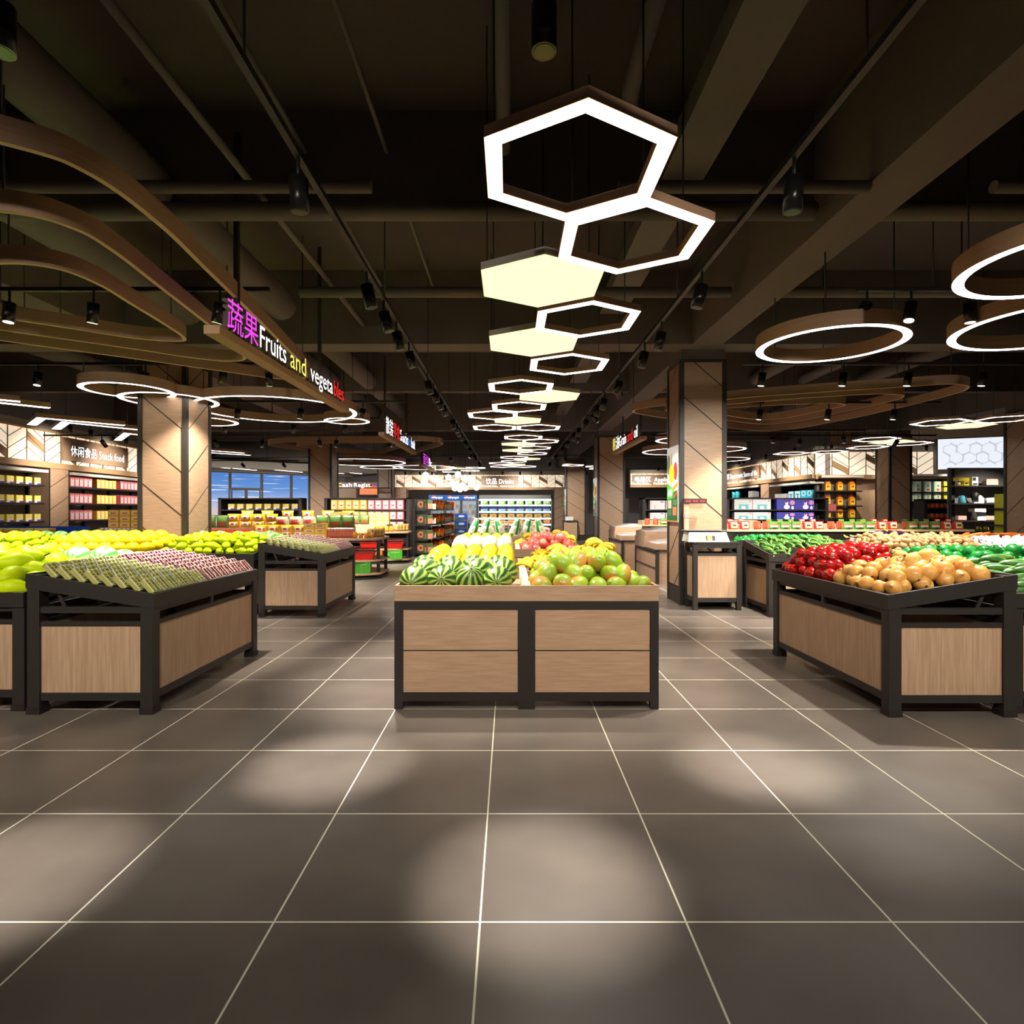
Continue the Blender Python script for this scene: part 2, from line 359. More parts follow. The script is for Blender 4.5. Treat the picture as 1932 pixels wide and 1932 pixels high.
# ---------------------------------------------------------------- hanging lights
LZ = 1.6+1.9; K = 1.9
def hexpts(r): return [(r*sin(pi*k/3), r*cos(pi*k/3)) for k in range(6)]
def hex_ring():
    r = empty('hexagon_light'); S = .3006*K; s = (S*sqrt(3)/2-.092)*2/sqrt(3)
    o, i = hexpts(S), hexpts(s); b = MB(); h = .062
    for A, B, inv in ((o, o, 0), (i, i, 1)):
        vs = [(x, y, .002) for x, y in A]+[(x, y, h) for x, y in A]
        b.add(vs, [((k+1) % 6, k, 6+k, 6+(k+1) % 6) if inv == 0 else (k, (k+1) % 6, 6+(k+1) % 6, 6+k) for k in range(6)], 0)
    vs = [(x, y, h) for x, y in o]+[(x, y, h) for x, y in i]
    b.add(vs, [(k, (k+1) % 6, 6+(k+1) % 6, 6+k) for k in range(6)], 0); b.build('housing', wood_band, r)
    o2, i2 = hexpts(S-.004), hexpts(s+.004); vs = [(x, y, 0) for x, y in o2]+[(x, y, 0) for x, y in i2]
    MB().add(vs, [(6+k, 6+(k+1) % 6, (k+1) % 6, k) for k in range(6)], 0).build('diffuser', hex_l, r)
    for x, y in (o[1], o[4]): MB().cyl((x*.9, y*.9, h), (x*.9, y*.9, CZ-LZ-.03), .006, 6).build('hanging_rod', black, r)
    return r
def hex_solid():
    r = empty('hexagon_light'); S = .3006*K
    MB().prism(hexpts(S)[::-1], .003, .062).build('housing', plaster, r)
    MB().add([(x, y, 0) for x, y in hexpts(S-.004)], [(0, 1, 2, 3, 4, 5)]).build('diffuser', hex_y, r)
    o = hexpts(S)
    for x, y in (o[1], o[4]): MB().cyl((x*.9, y*.9, .06), (x*.9, y*.9, CZ-LZ-.03), .006, 6).build('hanging_rod', black, r)
    return r
HR, HS = Proto(hex_ring()), Proto(hex_solid())
HX = [(.192, 1.704, 0), (.454, 2.155, 0), (.14, 2.576, 1), (.404, 3.063, 0), (.142, 3.50, 1), (.405, 3.994, 0), (.0925, 4.727, 0), (.352, 5.144, 1), (.094, 5.633, 0), (-.173, 6.12, 0), (.093, 6.53, 1), (-.178, 7.06, 0), (.353, 7.06, 0)]
cnt = [0, 0]
for rep in (0, 1, -1):
    for (x, y, s) in HX:
        if rep < 0:     # unseen continuation of the row, added for light from behind the camera
            (HS if s else HR).put((x*K, (y+6.3*rep)*K-.2, LZ), label='added hexagon light behind the viewer, %s of that part of the row' % ORD[HX.index((x, y, s))], cat='ceiling light', group='added hexagon lights behind the viewer'); continue
        cnt[s] += 1
        lab = ('solid cream hexagon panel light, %s of the solid ones from the camera' if s else 'glowing hexagon ring light, %s ring of the zigzag row from the camera') % ORD[cnt[s]-1]
        (HS if s else HR).put((x*K, (y+6.3*rep)*K, LZ+(.012 if s else 0)), label=lab, cat='ceiling light', group='hexagon lights')
for k, (x, y, s) in enumerate(((-1.7, 29.0, 0), (-2.6, 29.4, 1), (-3.5, 30.1, 0), (-2.1, 31, 0), (-3.2, 32, 0), (3.0, 27.3, 0), (4.2, 28.0, 0), (5.2, 28.6, 1), (4.6, 29.6, 0))):
    (HS if s else HR).put((x, y, LZ+.2), label='tiny distant hexagon light above the chilled drinks wall, %s of its cluster' % ORD[k], cat='ceiling light', group='distant hexagon lights')
for k, (x, y, s, z) in enumerate(((9.4, 12.6, 0, 0), (10.4, 12.15, 0, 0), (10.35, 13.1, 1, 0), (9.9, 15.6, 0, 0), (10.7, 16.2, 1, .0), (11.5, 16.6, 0, 0), (10.9, 17.6, 0, 0), (13.6, 20.6, 1, 0), (9.5, 19.5, 0, 0), (10.5, 19.0, 0, 0))):
    (HS if s else HR).put((x, y, LZ), label='hexagon light before the household wall display, %s of the side cluster' % ORD[k], cat='ceiling light', group='side hexagon lights')

def spline(pts, per=10):
    out = []; n = len(pts)
    for i in range(n):
        a, b, c, d = (Vector(pts[(i+j-1) % n]) for j in range(4))
        for k in range(per):
            t = k/per; out.append(.5*((2*b)+(c-a)*t+(2*a-5*b+4*c-d)*t*t+(3*b-a-3*c+d)*t**3))
    return out
def loop(name, pts, h, t, parent_label, cat, group, z=LZ, led=False, rods=3):
    """closed bent band; pts in plan metres"""
    r = empty(name, (0, 0, z), 0, parent_label, cat, group); n = len(pts)
    ar = sum(pts[i][0]*pts[(i+1) % n][1]-pts[(i+1) % n][0]*pts[i][1] for i in range(n))
    if ar < 0: pts = pts[::-1]
    inn = []
    for i in range(n):
        d = (Vector(pts[(i+1) % n])-Vector(pts[i-1])).normalized(); inn.append(Vector(pts[i])+Vector((-d.y, d.x))*t)
    b = MB(); vs = [(p[0], p[1], 0) for p in pts]+[(p[0], p[1], h) for p in pts]+[(p[0], p[1], 0) for p in inn]+[(p[0], p[1], h) for p in inn]
    b.add(vs, [(k, (k+1) % n, n+(k+1) % n, n+k) for k in range(n)], 0, True)
    b.add(vs, [(2*n+(k+1) % n, 2*n+k, 3*n+k, 3*n+(k+1) % n) for k in range(n)], 0, True)
    b.add(vs, [(n+k, n+(k+1) % n, 3*n+(k+1) % n, 3*n+k) for k in range(n)], 0)
    b.build('band', wood_band, r)
    MB().add([(v[0], v[1], -.001) for v in vs[:n]+vs[2*n:3*n]], [(n+k, n+(k+1) % n, (k+1) % n, k) for k in range(n)]).build('diffuser' if led else 'lit_underside', white_l if led else wood_pale_lit, r)  # pale underside paints in light bounced off the floor
    for k in range(rods):
        p = (Vector(pts[k*n//rods])+inn[k*n//rods])/2
        MB().cyl((p[0], p[1], h), (p[0], p[1], CZ-z-.02), .008, 6).build('hanging_rod', black, r)
    return r
KL = 2.05; LL = 1.6+KL      # the wooden loops hang a little higher than the lamps
def S(l): return [(x*KL, y*KL) for x, y in l]
OUT = [(-1.38, 1.567), (-1.24, 1.72), (-1.215, 2.03), (-1.25, 2.41), (-1.297, 2.9), (-1.36, 3.5), (-1.42, 4.0), (-1.5, 4.33), (-1.66, 4.44), (-1.85, 4.37), (-2.117, 4.14), (-2.48, 3.84), (-3.01, 3.42), (-3.4, 3.05), (-3.5, 2.6), (-3.2, 1.9), (-2.6, 1.4), (-1.9, 1.3)]
MID = [(-1.695, 1.93), (-1.54, 2.05), (-1.52, 2.24), (-1.553, 2.56), (-1.59, 2.91), (-1.635, 3.3), (-1.68, 3.6), (-1.75, 3.84), (-1.9, 3.9), (-2.11, 3.8), (-2.317, 3.62), (-2.83, 3.22), (-3.1, 2.9), (-3.1, 2.55), (-2.8, 2.15), (-2.2, 1.88)]
INN = [(-2.03, 2.335), (-1.86, 2.4), (-1.81, 2.58), (-1.825, 2.8), (-1.845, 3.1), (-1.88, 3.36), (-1.97, 3.44), (-2.187, 3.38), (-2.43, 3.19), (-2.66, 3.0), (-2.74, 2.8), (-2.6, 2.55), (-2.3, 2.4)]
G = 'nested wooden ceiling loops'
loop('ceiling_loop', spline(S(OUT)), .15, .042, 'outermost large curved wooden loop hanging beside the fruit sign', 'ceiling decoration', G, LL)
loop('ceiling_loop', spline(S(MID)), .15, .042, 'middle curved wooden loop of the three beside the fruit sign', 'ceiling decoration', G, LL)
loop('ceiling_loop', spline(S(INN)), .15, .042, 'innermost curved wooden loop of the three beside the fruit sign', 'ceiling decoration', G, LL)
def PL(x, y): return ((x-961)/(962-y), 1091/(962-y))       # plan position of a point seen on the lamps' level
RO = [(1193, 776), (1225, 768), (1370, 753), (1540, 740), (1700, 730), (1780, 724.5), (1820, 726), (1829, 732), (1800, 744), (1700, 769), (1600, 791), (1500, 809), (1440, 813), (1380, 808), (1280, 793), (1215, 783)]
RM = [(1260, 773), (1370, 763), (1500, 752), (1640, 743.5), (1695, 744), (1706, 749), (1680, 758), (1600, 776), (1500, 796), (1440, 800.5), (1370, 793), (1280, 779)]
RI = [(1330, 774), (1450, 765), (1560, 760.5), (1590, 762), (1592, 766), (1550, 775), (1480, 789), (1430, 792), (1370, 784)]
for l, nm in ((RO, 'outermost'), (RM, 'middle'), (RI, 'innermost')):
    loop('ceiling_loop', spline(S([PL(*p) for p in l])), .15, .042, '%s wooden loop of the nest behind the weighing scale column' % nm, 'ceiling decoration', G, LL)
LO = [(506, 838), (560, 834), (700, 831.5), (800, 832), (836, 838), (800, 850), (765, 861), (720, 863), (600, 852), (530, 845)]
LM = [(560, 840), (640, 836), (740, 835.5), (770, 839), (745, 848), (715, 856), (680, 856), (600, 848)]
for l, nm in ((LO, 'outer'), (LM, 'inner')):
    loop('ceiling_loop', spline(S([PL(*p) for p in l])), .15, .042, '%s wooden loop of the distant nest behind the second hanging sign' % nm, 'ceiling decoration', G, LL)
def ring(cx, cy, r, label, t=.085):
    pts = [((cx+r*cos(2*pi*k/56))*K, (cy+r*sin(2*pi*k/56))*K) for k in range(56)]
    loop('ring_light', pts, .155, t, label, 'ceiling light', 'glowing ring lights', led=True, rods=3)
ring(1.95, 3.52, .415, 'single glowing ring light floating in front of the right wooden loops')
ring(2.3, 2.35, .4, 'upper of the two overlapping ring lights cut by the right frame edge')
ring(3.0, 3.14, .5, 'lower of the two overlapping ring lights cut by the right frame edge')
ring(-2.34, 5.83, .78, 'widest glowing ring light behind the end of the fruit sign')
ring(-1.83, 6.52, .25, 'small glowing ring overlapping the tip of the widest ring', .07)
ring(-3.2, 4.86, .35, 'upper small ring light beside the nearest wood column')
ring(-3.11, 5.3, .407, 'lower small ring light beside the nearest wood column')
ring(-3.45, 6.55, .35, 'small ring light peeping out under the widest ring')
ring(2.55, 8.3, .44, 'upper distant ring light between the two near columns')
ring(2.9, 9.95, .6, 'lower distant ring light between the two near columns')
ring(3.4, 9.6, .5, 'distant ring light over the department store sign, upper one')
ring(4.2, 11.5, .55, 'distant ring light over the department store sign, lower one')
ring(-3.1, 12.2, .9, 'distant double ring light in front of the shop windows')
ring(-2.0, 13.7, .75, 'distant ring light beside the third wood column')
ring(-3.0, 13.6, .5, 'smaller distant ring inside the double ring before the shop windows')
# linear L-shaped lights
def angle_light(c, a, b, label, wd=.17):
    """c corner, a and b the two arm ends, plan metres"""
    r = empty('angled_line_light', (0, 0, LZ), 0, label, 'ceiling light', 'angled line lights')
    for i, e_ in enumerate((a, b)):
        d = (Vector(e_)-Vector(c)).normalized(); nrm = Vector((-d.y, d.x))*wd/2; c0 = Vector(c)-d*(wd/2 if i == 0 else -wd/2); e1 = Vector(e_)
        q = [c0+nrm, c0-nrm, e1-nrm, e1+nrm]
        MB().prism([(p.x, p.y) for p in q], .002, .09).build('housing', wood_band, r)
        MB().add([(p.x, p.y, 0) for p in q], [(3, 2, 1, 0)]).build('diffuser', white_l, r)
    MB().cyl((c[0], c[1], .09), (c[0], c[1], CZ-LZ-.02), .006, 6).build('hanging_rod', black, r)
def W(x, y): q = PL(x, y); return (q[0]*K, q[1]*K)
angle_light(W(78, 789), W(60, 802), W(235, 803), 'upper angled line light over the snack wall sign')
angle_light(W(124, 797), W(106, 810), W(290, 814), 'lower angled line light over the snack wall sign')
angle_light(W(240, 818), W(222, 831), W(360, 832), 'small angled line light just before the nearest wood column')
angle_light(W(-60, 749), W(-80, 762), W(38, 758), 'upper straight line light at the left frame edge')
angle_light(W(-30, 757), W(-50, 770), W(94, 770), 'lower straight line light at the left frame edge')
angle_light(W(330, 845), W(320, 850), W(460, 855), 'upper of the line lights between the two left columns')
angle_light(W(330, 850), W(318, 856), W(472, 859), 'lower of the line lights between the two left columns')
# ---------------------------------------------------------------- track lighting
def lamp_data(power, size, blend=.6, c=(1, .93, .82)):
    l = bpy.data.lights.new('spot_beam', 'SPOT'); l.energy = power; l.spot_size = R(size); l.spot_blend = blend; l.color = c; l.shadow_soft_size = .04; return l
L_DOWN = lamp_data(SPOT_W*1.1, 50, 1); L_STAND = lamp_data(SPOT_W*1.7, 70); L_POOL = lamp_data(SPOT_W*2.4, 21, 1, (1, .95, .86)); L_WALL_FILL = lamp_data(SPOT_W*.95, 80, 1); L_FRONT_FILL = lamp_data(SPOT_W*1.7, 80, 1); L_SOFT_FILL = lamp_data(SPOT_W*1.0, 80, 1)
lens_off = glow('spot_lens', (255, 244, 225), 4.0)
lens_dim = mat('lens_dim', (60, 56, 50), .3)
def spotlight(light, name='track_spotlight', h=.2, r=.055, stem=.14, lm=None):
    o = empty(name); MB().cyl((0, 0, -stem), (0, 0, 0), .012, 8).build('stem', black, o)
    hb = MB().cyl((0, 0, -h), (0, 0, 0), r, 20).build('housing', chrome_b, o, (0, 0, -stem+.02))
    MB().cyl((0, 0, -h-.002), (0, 0, -h+.01), r*.82, 20).build('lens', lm or lens_off, hb)
    if light:
        lo = bpy.data.objects.new('beam_source', light); col.objects.link(lo); lo.parent = hb; lo.location = (0, 0, -h-.03)
    return o
S_DOWN, S_STAND, S_WALL_FILL, S_OFF = Proto(spotlight(L_DOWN, lm=lens_dim)), Proto(spotlight(L_STAND)), Proto(spotlight(L_WALL_FILL, h=.17)), Proto(spotlight(None, lm=lens_dim))
S_BIN_FILL = Proto(spotlight(L_STAND, lm=lens_dim))
S_FRONT_FILL, S_SOFT_FILL, S_POOL = Proto(spotlight(L_FRONT_FILL)), Proto(spotlight(L_SOFT_FILL)), Proto(spotlight(L_POOL, lm=lens_dim))
def spot(P, x, y, z, tx=0, ty=0, label=None, g='track spotlights'):
    """tx, ty: tilt in degrees; the stem stays upright and the housing turns"""
    o = P.put((x, y, z), label=label, cat='spotlight', group=g)
    for c in list(o.children):
        if c.name.startswith('housing'): c.rotation_euler = (R(tx), R(ty), 0)
    return o
def track(x0, y0, x1, y1, z, label, rods=4):
    r = empty('lighting_track', (0, 0, z), 0, label, 'lighting track', 'black lighting tracks')
    d = Vector((x1-x0, y1-y0)).normalized(); nn = Vector((-d.y, d.x))*.02
    MB().prism([(x0+nn.x, y0+nn.y), (x0-nn.x, y0-nn.y), (x1-nn.x, y1-nn.y), (x1+nn.x, y1+nn.y)], 0, .04).build('rail', black, r)
    for k in range(rods):
        t = (k+.5)/rods; MB().cyl((x0+(x1-x0)*t, y0+(y1-y0)*t, .04), (x0+(x1-x0)*t, y0+(y1-y0)*t, CZ-z-.02), .007, 6).build('hanging_rod', black, r)
    return r
TZ = 3.7
track(-1.26, 1.2, -1.26, 26, TZ, 'long black track running away beside the fruit sign', 8)
track(1.7, 1.2, 1.7, 26, TZ, 'long black track running away beside the big ceiling beam', 8)
DY = [3.45, 5.1, 6.45, 7.25, 8.9, 10.3, 11.0, 12.7, 14.0, 14.9, 16.6, 18.3, 21, 24]
for side, x, nm in ((-1, -1.26, 'track beside the fruit sign'), (1, 1.7, 'track beside the big ceiling beam')):
    for k, y in enumerate(DY):
        spot(S_POOL if k == 0 else S_DOWN if k in (0, 1, 2, 4, 5, 7, 9, 10, 11, 13) else S_OFF, x, y, TZ, 3, 13*side if k else 2*side, 'black cylinder spotlight, %s from the camera on the %s' % (ORD[k], nm))
# downlights over the floor behind the camera line, whose pools lie on the front tiles
track(-6, 2.5, 6, 2.5, TZ+.2, 'black cross track above the top picture edge', 3)
for k, x in enumerate((-4.6, -2.2, .15, 4.4)): spot(S_POOL, x, 2.5, TZ+.2, 0, 0, 'spotlight over the front floor tiles above the top picture edge, %s of four' % ORD[k])
def cross(x0, x1, y, z, xs, tilt, label, P=S_STAND):
    track(x0, y, x1, y, z, 'black cross track '+label, 3)
    for k, x in enumerate(xs):
        tx, ty = tilt[k] if isinstance(tilt, list) else tilt
        spot(S_FRONT_FILL if tx > 30 and P is S_STAND else P, x, y, z, tx, ty, 'tilted spotlight, %s along the cross track %s' % (ORD[k], label))
cross(-9, -2.45, 5.9, TZ+.13, (-8.0, -5.8, -5.1, -4.24, -2.95), [(42, 0), (-4, 0), (-4, 0), (8, 10), (10, 16)], 'under the nested wooden loops')  # first spot is an unseen forward fill, added
cross(3.55, 8.2, 5.9, TZ+.13, (3.65, 4.1, 4.7, 5.6, 7.8), [(50, 0), (-10, 14), (0, 0), (42, 0), (42, 0)], 'over the tomato and onion stand')  # onion spot and the unseen forward pair are added for fill
cross(-9.6, -3.1, 8.9, TZ+.13, (-8.4, -7.25, -5.6, -4.4, -3.7), [(8, 14), (-8, 0), (-12, 4), (28, 28), (14, 4)], 'in front of the nearest wood column')  # last spot added to brighten the dim punnet stand
cross(3.6, 11, 8.9, TZ+.13, (3.9, 5.15, 6.15, 7.3), (6, 6), 'behind the single ring light')
cross(-5.9, -2.0, 11.3, TZ, (-5.3, -4.07, -2.86), (6, 10), 'inside the widest ring light')
cross(4.2, 8.5, 11.4, TZ, (4.95, 6.3, 7.6), (6, 8), 'inside the distant wooden loops')
cross(-8, -3, 13.4, TZ, (-6.6, -5.0, -3.8), (16, 8), 'over the snack counters')
cross(-8, -2.5, 16.4, TZ, (-7, -4.9, -3.3), (8, 10), 'over the second snack counter')
cross(4.5, 9.5, 15.4, TZ, (5.2, 7.0, 8.9), (6, -8), 'over the packet counters')
for k, (x, y) in enumerate(((-1.26, 5.8), (-1.26, 9.6), (-1.26, 13.4))):  # extra spots added to brighten the bins
    spot(S_BIN_FILL, x, y, TZ, 0, -16, 'added spotlight on the fruit sign track turned to the bins, %s from the camera' % ORD[k])
# forward spots and their tracks, added as fill for upright faces
cross(-7, 7, .3, TZ+.1, (-6.2, -3.6, -1.3, 1.3, 3.6, 6.2), [(60, 0)]*6, 'added behind the viewer for fill', S_SOFT_FILL)
cross(-12, -2.4, 14.9, TZ-.2, (-10.5, -7.6, -4.9, -3.0), [(50, 0)]*4, 'added behind the first snack counter', S_FRONT_FILL)
cross(3.6, 11, 14.9, TZ-.2, (4.4, 7.5, 10), [(50, 0)]*3, 'added behind the long packet counter', S_FRONT_FILL)
cross(-15.5, -8.2, 22.5, TZ-.2, (-14.6, -12.4, -10.4, -8.8), [(66, 0)]*4, 'added before the shop windows', S_FRONT_FILL)
spot(S_DOWN, 1.72, 9.3, TZ, 18, -27, 'spotlight turned to the poster column')
spot(S_STAND, 1.72, 12.0, TZ, 8, -38, 'added spotlight turned to the grain bins')  # added to lighten the dark bin counters, here and the rear one
spot(S_STAND, 1.72, 15.6, TZ, 8, -38, 'added spotlight turned to the rear grain bins')
spot(S_STAND, -1.28, 20.2, TZ, 0, 34, 'spotlight turned to the bread rack')
spot(S_FRONT_FILL, 14.5, 15.3, TZ, 38, 0, 'added spotlight turned to the appliance shelves')  # unseen spot added to brighten the dark shelves
cross(-3, 3, 25.6, TZ+.3, (-2.6, .1, 2.5), [(56, 0)]*3, 'toward the open chiller', S_FRONT_FILL)
# wall washers
for k, y in enumerate((14.9, 16.3, 17.2, 19.0, 20.6)):
    spot(S_OFF, -12.2-.079*(y-14), y, 4.1, 0, 0, 'short black wall washer over the snack wall sign, %s along it' % ORD[k], 'wall washers')
for k, y in enumerate((22.4, 23.6, 24.9, 26.4, 27.8, 29.5)):
    spot(S_OFF, 11.05, y, 4.1, 0, 0, 'short black wall washer along the department store sign, %s from the corner' % ORD[k], 'wall washers')
for k, x in enumerate((11.9, 13.4, 15.4, 17.2)):
    spot(S_OFF, x, 21.35, 4.1, 0, 0, 'wall washer in front of the oil bottle shelves, %s from the corner' % ORD[k], 'wall washers')
for k, x in enumerate((-6.2, -4.6, -3.4, -.4, 1.9, 4.6, 6.8, 9.0)):
    spot(S_OFF, x, 34.4, 4.0, 12, 0, 'wall washer in front of the drinks frieze, %s along it' % ORD[k], 'wall washers')

for k, y in enumerate((15.6, 18.2, 20.8)): spot(S_WALL_FILL, -10.6, y, TZ, 0, 64, 'added spotlight aimed at the snack wall, %s along' % ORD[k], 'wall washers')  # this and the next rows: spots added to light the walls evenly
for k, y in enumerate((23.2, 26.2, 29.2)): spot(S_WALL_FILL, 9.3, y, TZ, 0, -64, 'added spotlight aimed at the household wall, %s from the corner' % ORD[k], 'wall washers')
for k, (x, y, t) in enumerate(((11.9, 19.0, 58), (14.1, 20.7, 22), (16.6, 20.7, 22))): spot(S_WALL_FILL, x, y, TZ+.3, t, 0, 'added spotlight aimed at the oil bottle shelves, %s from the corner' % ORD[k], 'wall washers')
for k, x in enumerate((-5, -2.2, .6, 7.5)): spot(S_WALL_FILL, x, 32.3 if x < 5 else 29, TZ+.1, 62, 0, 'added spotlight aimed at the drinks wall, %s along' % ORD[k], 'wall washers')
# ---------------------------------------------------------------- hanging signs
def hanging_sign(x, y0, L, facing, chunks, label, cap=.27, zt=3.375):
    """facing +1: read from +x; board runs y0..y0+L"""
    r = empty('hanging_sign', (x, y0, zt), 0, label, 'sign')
    bm((-.07, .07, 0, L, -.075, 0)).build('board', wood_sign, r)
    for yy in (.55, L-1.1):
        bm((-.022-.04*facing, .022-.04*facing, yy-.022, yy+.022, 0, CZ-zt-.25 if facing > 0 else CZ-zt-.02)).build('rod', dark, r)
    tot = sum(c[2] for c in chunks); pos = .12; run = L-.45
    for s, c, wd, em in chunks:
        ww = run*wd/tot
        if s.strip():
            t = text(s, cap*(1.0 if ord(s[0]) < 1000 else 1.0), glow('sign_'+c, SC[c], em), r, (.055*facing, pos if facing > 0 else L-pos, .035), (R(90), 0, R(90)*facing), ww*.94, .05)
        pos += ww
    return r
SC = {'magenta': (235, 70, 235), 'white': (255, 255, 255), 'yellow': (255, 240, 110), 'red': (240, 30, 35), 'blue': (40, 110, 235)}
hanging_sign(-2.60, 5.05, 4.1, 1, [('蔬果', 'magenta', 1.0, 1.1), ('Fruits', 'white', 1.08, 2), (' ', 'white', .12, 1), ('and', 'yellow', .8, 1.2), (' ', 'white', .2, 1), ('vegeta', 'white', 1.45, 2), ('bles', 'red', .75, 1.2)], 'nearest hanging wooden sign reading fruits and vegetables in coloured letters', cap=.225, zt=3.215)
hanging_sign(-2.92, 13.2, 4.6, 1, [('散装', 'white', .9, 2), ('零食', 'red', .9, 1.2), ('Snacks', 'white', 1.3, 2), ('in', 'blue', .45, 1.2), ('bulk', 'white', .75, 2)], 'second hanging wooden sign with white, red and blue letters', cap=.30)
hanging_sign(-3.4, 22.2, 4.3, 1, [('面包', 'magenta', 1.1, 1.1), ('Bre', 'white', .9, 2), ('a', 'yellow', .3, 1.2), ('d', 'white', .4, 2)], 'small distant hanging sign with magenta and white letters', cap=.34)
hanging_sign(3.24, 13.9, 3.9, -1, [('粮', 'yellow', .6, 1.2), ('油', 'white', .6, 2), ('Grain', 'white', 1.2, 2), (' ', 'white', .1, 2), ('and', 'red', .8, 1.2), (' ', 'white', .15, 2), ('oil', 'white', .5, 2)], 'hanging wooden sign reading grain and oil between two columns', cap=.30)

# ---------------------------------------------------------------- produce stands
def stand(loc, rz, Wd, label, D=.96):
    r = empty('produce_stand', (loc[0], loc[1], 0), R(rz), label, 'produce stand', 'black framed produce stands')
    lg = .095; zl, zh = .944, 1.10
    def ztop(y): return zl+(zh-zl)*y/D
    for x in (0, Wd-lg):
        bm((x, x+lg, 0, lg, .03, .84)).build('leg', dark, r); bm((x, x+lg, D-lg, D, .03, 1.09)).build('leg', dark, r)
    bm(*[(x-.006, x+lg+.006, y-.006, y+lg+.006, 0, .05) for x in (0, Wd-lg) for y in (0, D-lg)]).build('foot_caps', dark2, r)
    b = MB()
    for z0, z1 in ((.105, .165), (.69, .725), (.79, .84)):
        b.box(lg, Wd-lg, .012, .05, z0, z1); b.box(lg, Wd-lg, D-.05, D-.012, z0, z1)
        b.box(.012, .05, lg, D-lg, z0, z1); b.box(Wd-.05, Wd-.012, lg, D-lg, z0, z1)
    b.box(Wd/2-.02, Wd/2+.02, .014, .045, .725, .79)
    b.build('rails', dark, r)
    for q in ((lg, Wd-lg, .022, .04, .165, .69), (lg, Wd-lg, D-.04, D-.022, .165, .69), (.022, .04, lg, D-lg, .165, .69), (Wd-.04, Wd-.022, lg, D-lg, .165, .69)):
        bm(q).build('side_panel', wood_v, r)
    # sloping tray: rim and floor
    t = MB(); h = .115; wl = .022
    def wall(x0, x1, y0, y1):
        t.add([(x0, y0, ztop(y0)-h), (x1, y0, ztop(y0)-h), (x1, y1, ztop(y1)-h), (x0, y1, ztop(y1)-h), (x0, y0, ztop(y0)), (x1, y0, ztop(y0)), (x1, y1, ztop(y1)), (x0, y1, ztop(y1))],
              [(3,2,1,0),(4,5,6,7),(0,1,5,4),(1,2,6,5),(2,3,7,6),(3,0,4,7)])
    wall(-.004, Wd+.004, -.012, .012); wall(-.004, Wd+.004, D-.012, D+.008); wall(-.004, wl, .012, D-.012); wall(Wd-wl, Wd+.004, .012, D-.012)
    f0 = .05
    t.add([(wl, .012, ztop(0)-f0-.02), (Wd-wl, .012, ztop(0)-f0-.02), (Wd-wl, D-.012, ztop(D)-f0-.02), (wl, D-.012, ztop(D)-f0-.02), (wl, .012, ztop(0)-f0), (Wd-wl, .012, ztop(0)-f0), (Wd-wl, D-.012, ztop(D)-f0), (wl, D-.012, ztop(D)-f0)],
          [(3,2,1,0),(4,5,6,7),(0,1,5,4),(2,3,7,6)])
    t.build('tray', dark, r)
    s = MB()
    for x in (.03, Wd-.05):
        s.add([(x, D-.30, .80), (x+.012, D-.30, .80), (x+.012, D-.27, .80), (x, D-.27, .80), (x, D-.22, .98), (x+.012, D-.22, .98), (x+.012, D-.19, .98), (x, D-.19, .98)], [(3,2,1,0),(4,5,6,7),(0,1,5,4),(1,2,6,5),(2,3,7,6),(3,0,4,7)])
    s.build('strut', dark, r)
    return (loc, R(rz), Wd, D)
def tz(y, D=.96): return .944-.05+(1.10-.944)*y/D
def world(st, x, y, z):
    (lx, ly), a = st[0], st[1]; return (lx+x*cos(a)-y*sin(a), ly+x*sin(a)+y*cos(a), z)
A1 = stand((-2.79, 4.52), 90, 1.88, 'black framed stand with berry punnets at the aisle corner of the near pear island', .98)
B1 = stand((-5.76, 4.60), 0, 1.9, 'black framed pear stand cut by the left frame edge', .94)
B2 = stand((-3.86, 6.52), 180, 1.9, 'black framed watermelon stand back to back with the near pear stand', .94)
C1 = stand((-2.77, 8.64), 90, 1.75, 'black framed stand with berry punnets in front of the second island', .98)
D1 = stand((-5.32, 8.64), 0, 1.5, 'black framed pear stand just before the nearest wood column', .94)
D2 = stand((-7.14, 8.64), 0, 1.78, 'black framed stand heaped with yellow melons in the second island', .94)
D3 = stand((-8.98, 8.64), 0, 1.8, 'black framed pear stand at the left end of the second island', .94)
D4 = stand((-3.86, 10.56), 180, 1.5, 'black framed watermelon stand beside the nearest wood column', .94)
D5 = stand((-6.4, 10.56), 180, 1.9, 'black framed watermelon stand behind the yellow melons', .94)
E1 = stand((2.93, 6.42), -90, 1.96, 'black framed stand of tomatoes and onions at the aisle corner', .98)
F1 = stand((3.95, 4.55), 0, 1.9, 'black framed cucumber stand cut by the right frame edge', .94)
F2 = stand((5.85, 6.47), 180, 1.9, 'black framed pepper stand back to back with the near cucumber stand', .94)
H1 = stand((3.87, 8.62), 0, 1.6, 'black framed cucumber stand next to the weighing counter', .94)
H2 = stand((5.5, 8.62), 0, 1.85, 'black framed potato stand in the second vegetable island', .94)
H3 = stand((7.38, 8.62), 0, 1.85, 'black framed garlic stand in the second vegetable island', .94)
H4 = stand((5.45, 10.54), 180, 1.6, 'black framed pepper stand behind the small cucumber stand', .94)
H5 = stand((7.35, 10.54), 180, 1.85, 'black framed eggplant stand behind the potatoes', .94)
H6 = stand((9.25, 10.54), 180, 1.85, 'black framed carrot stand behind the garlic', .94)

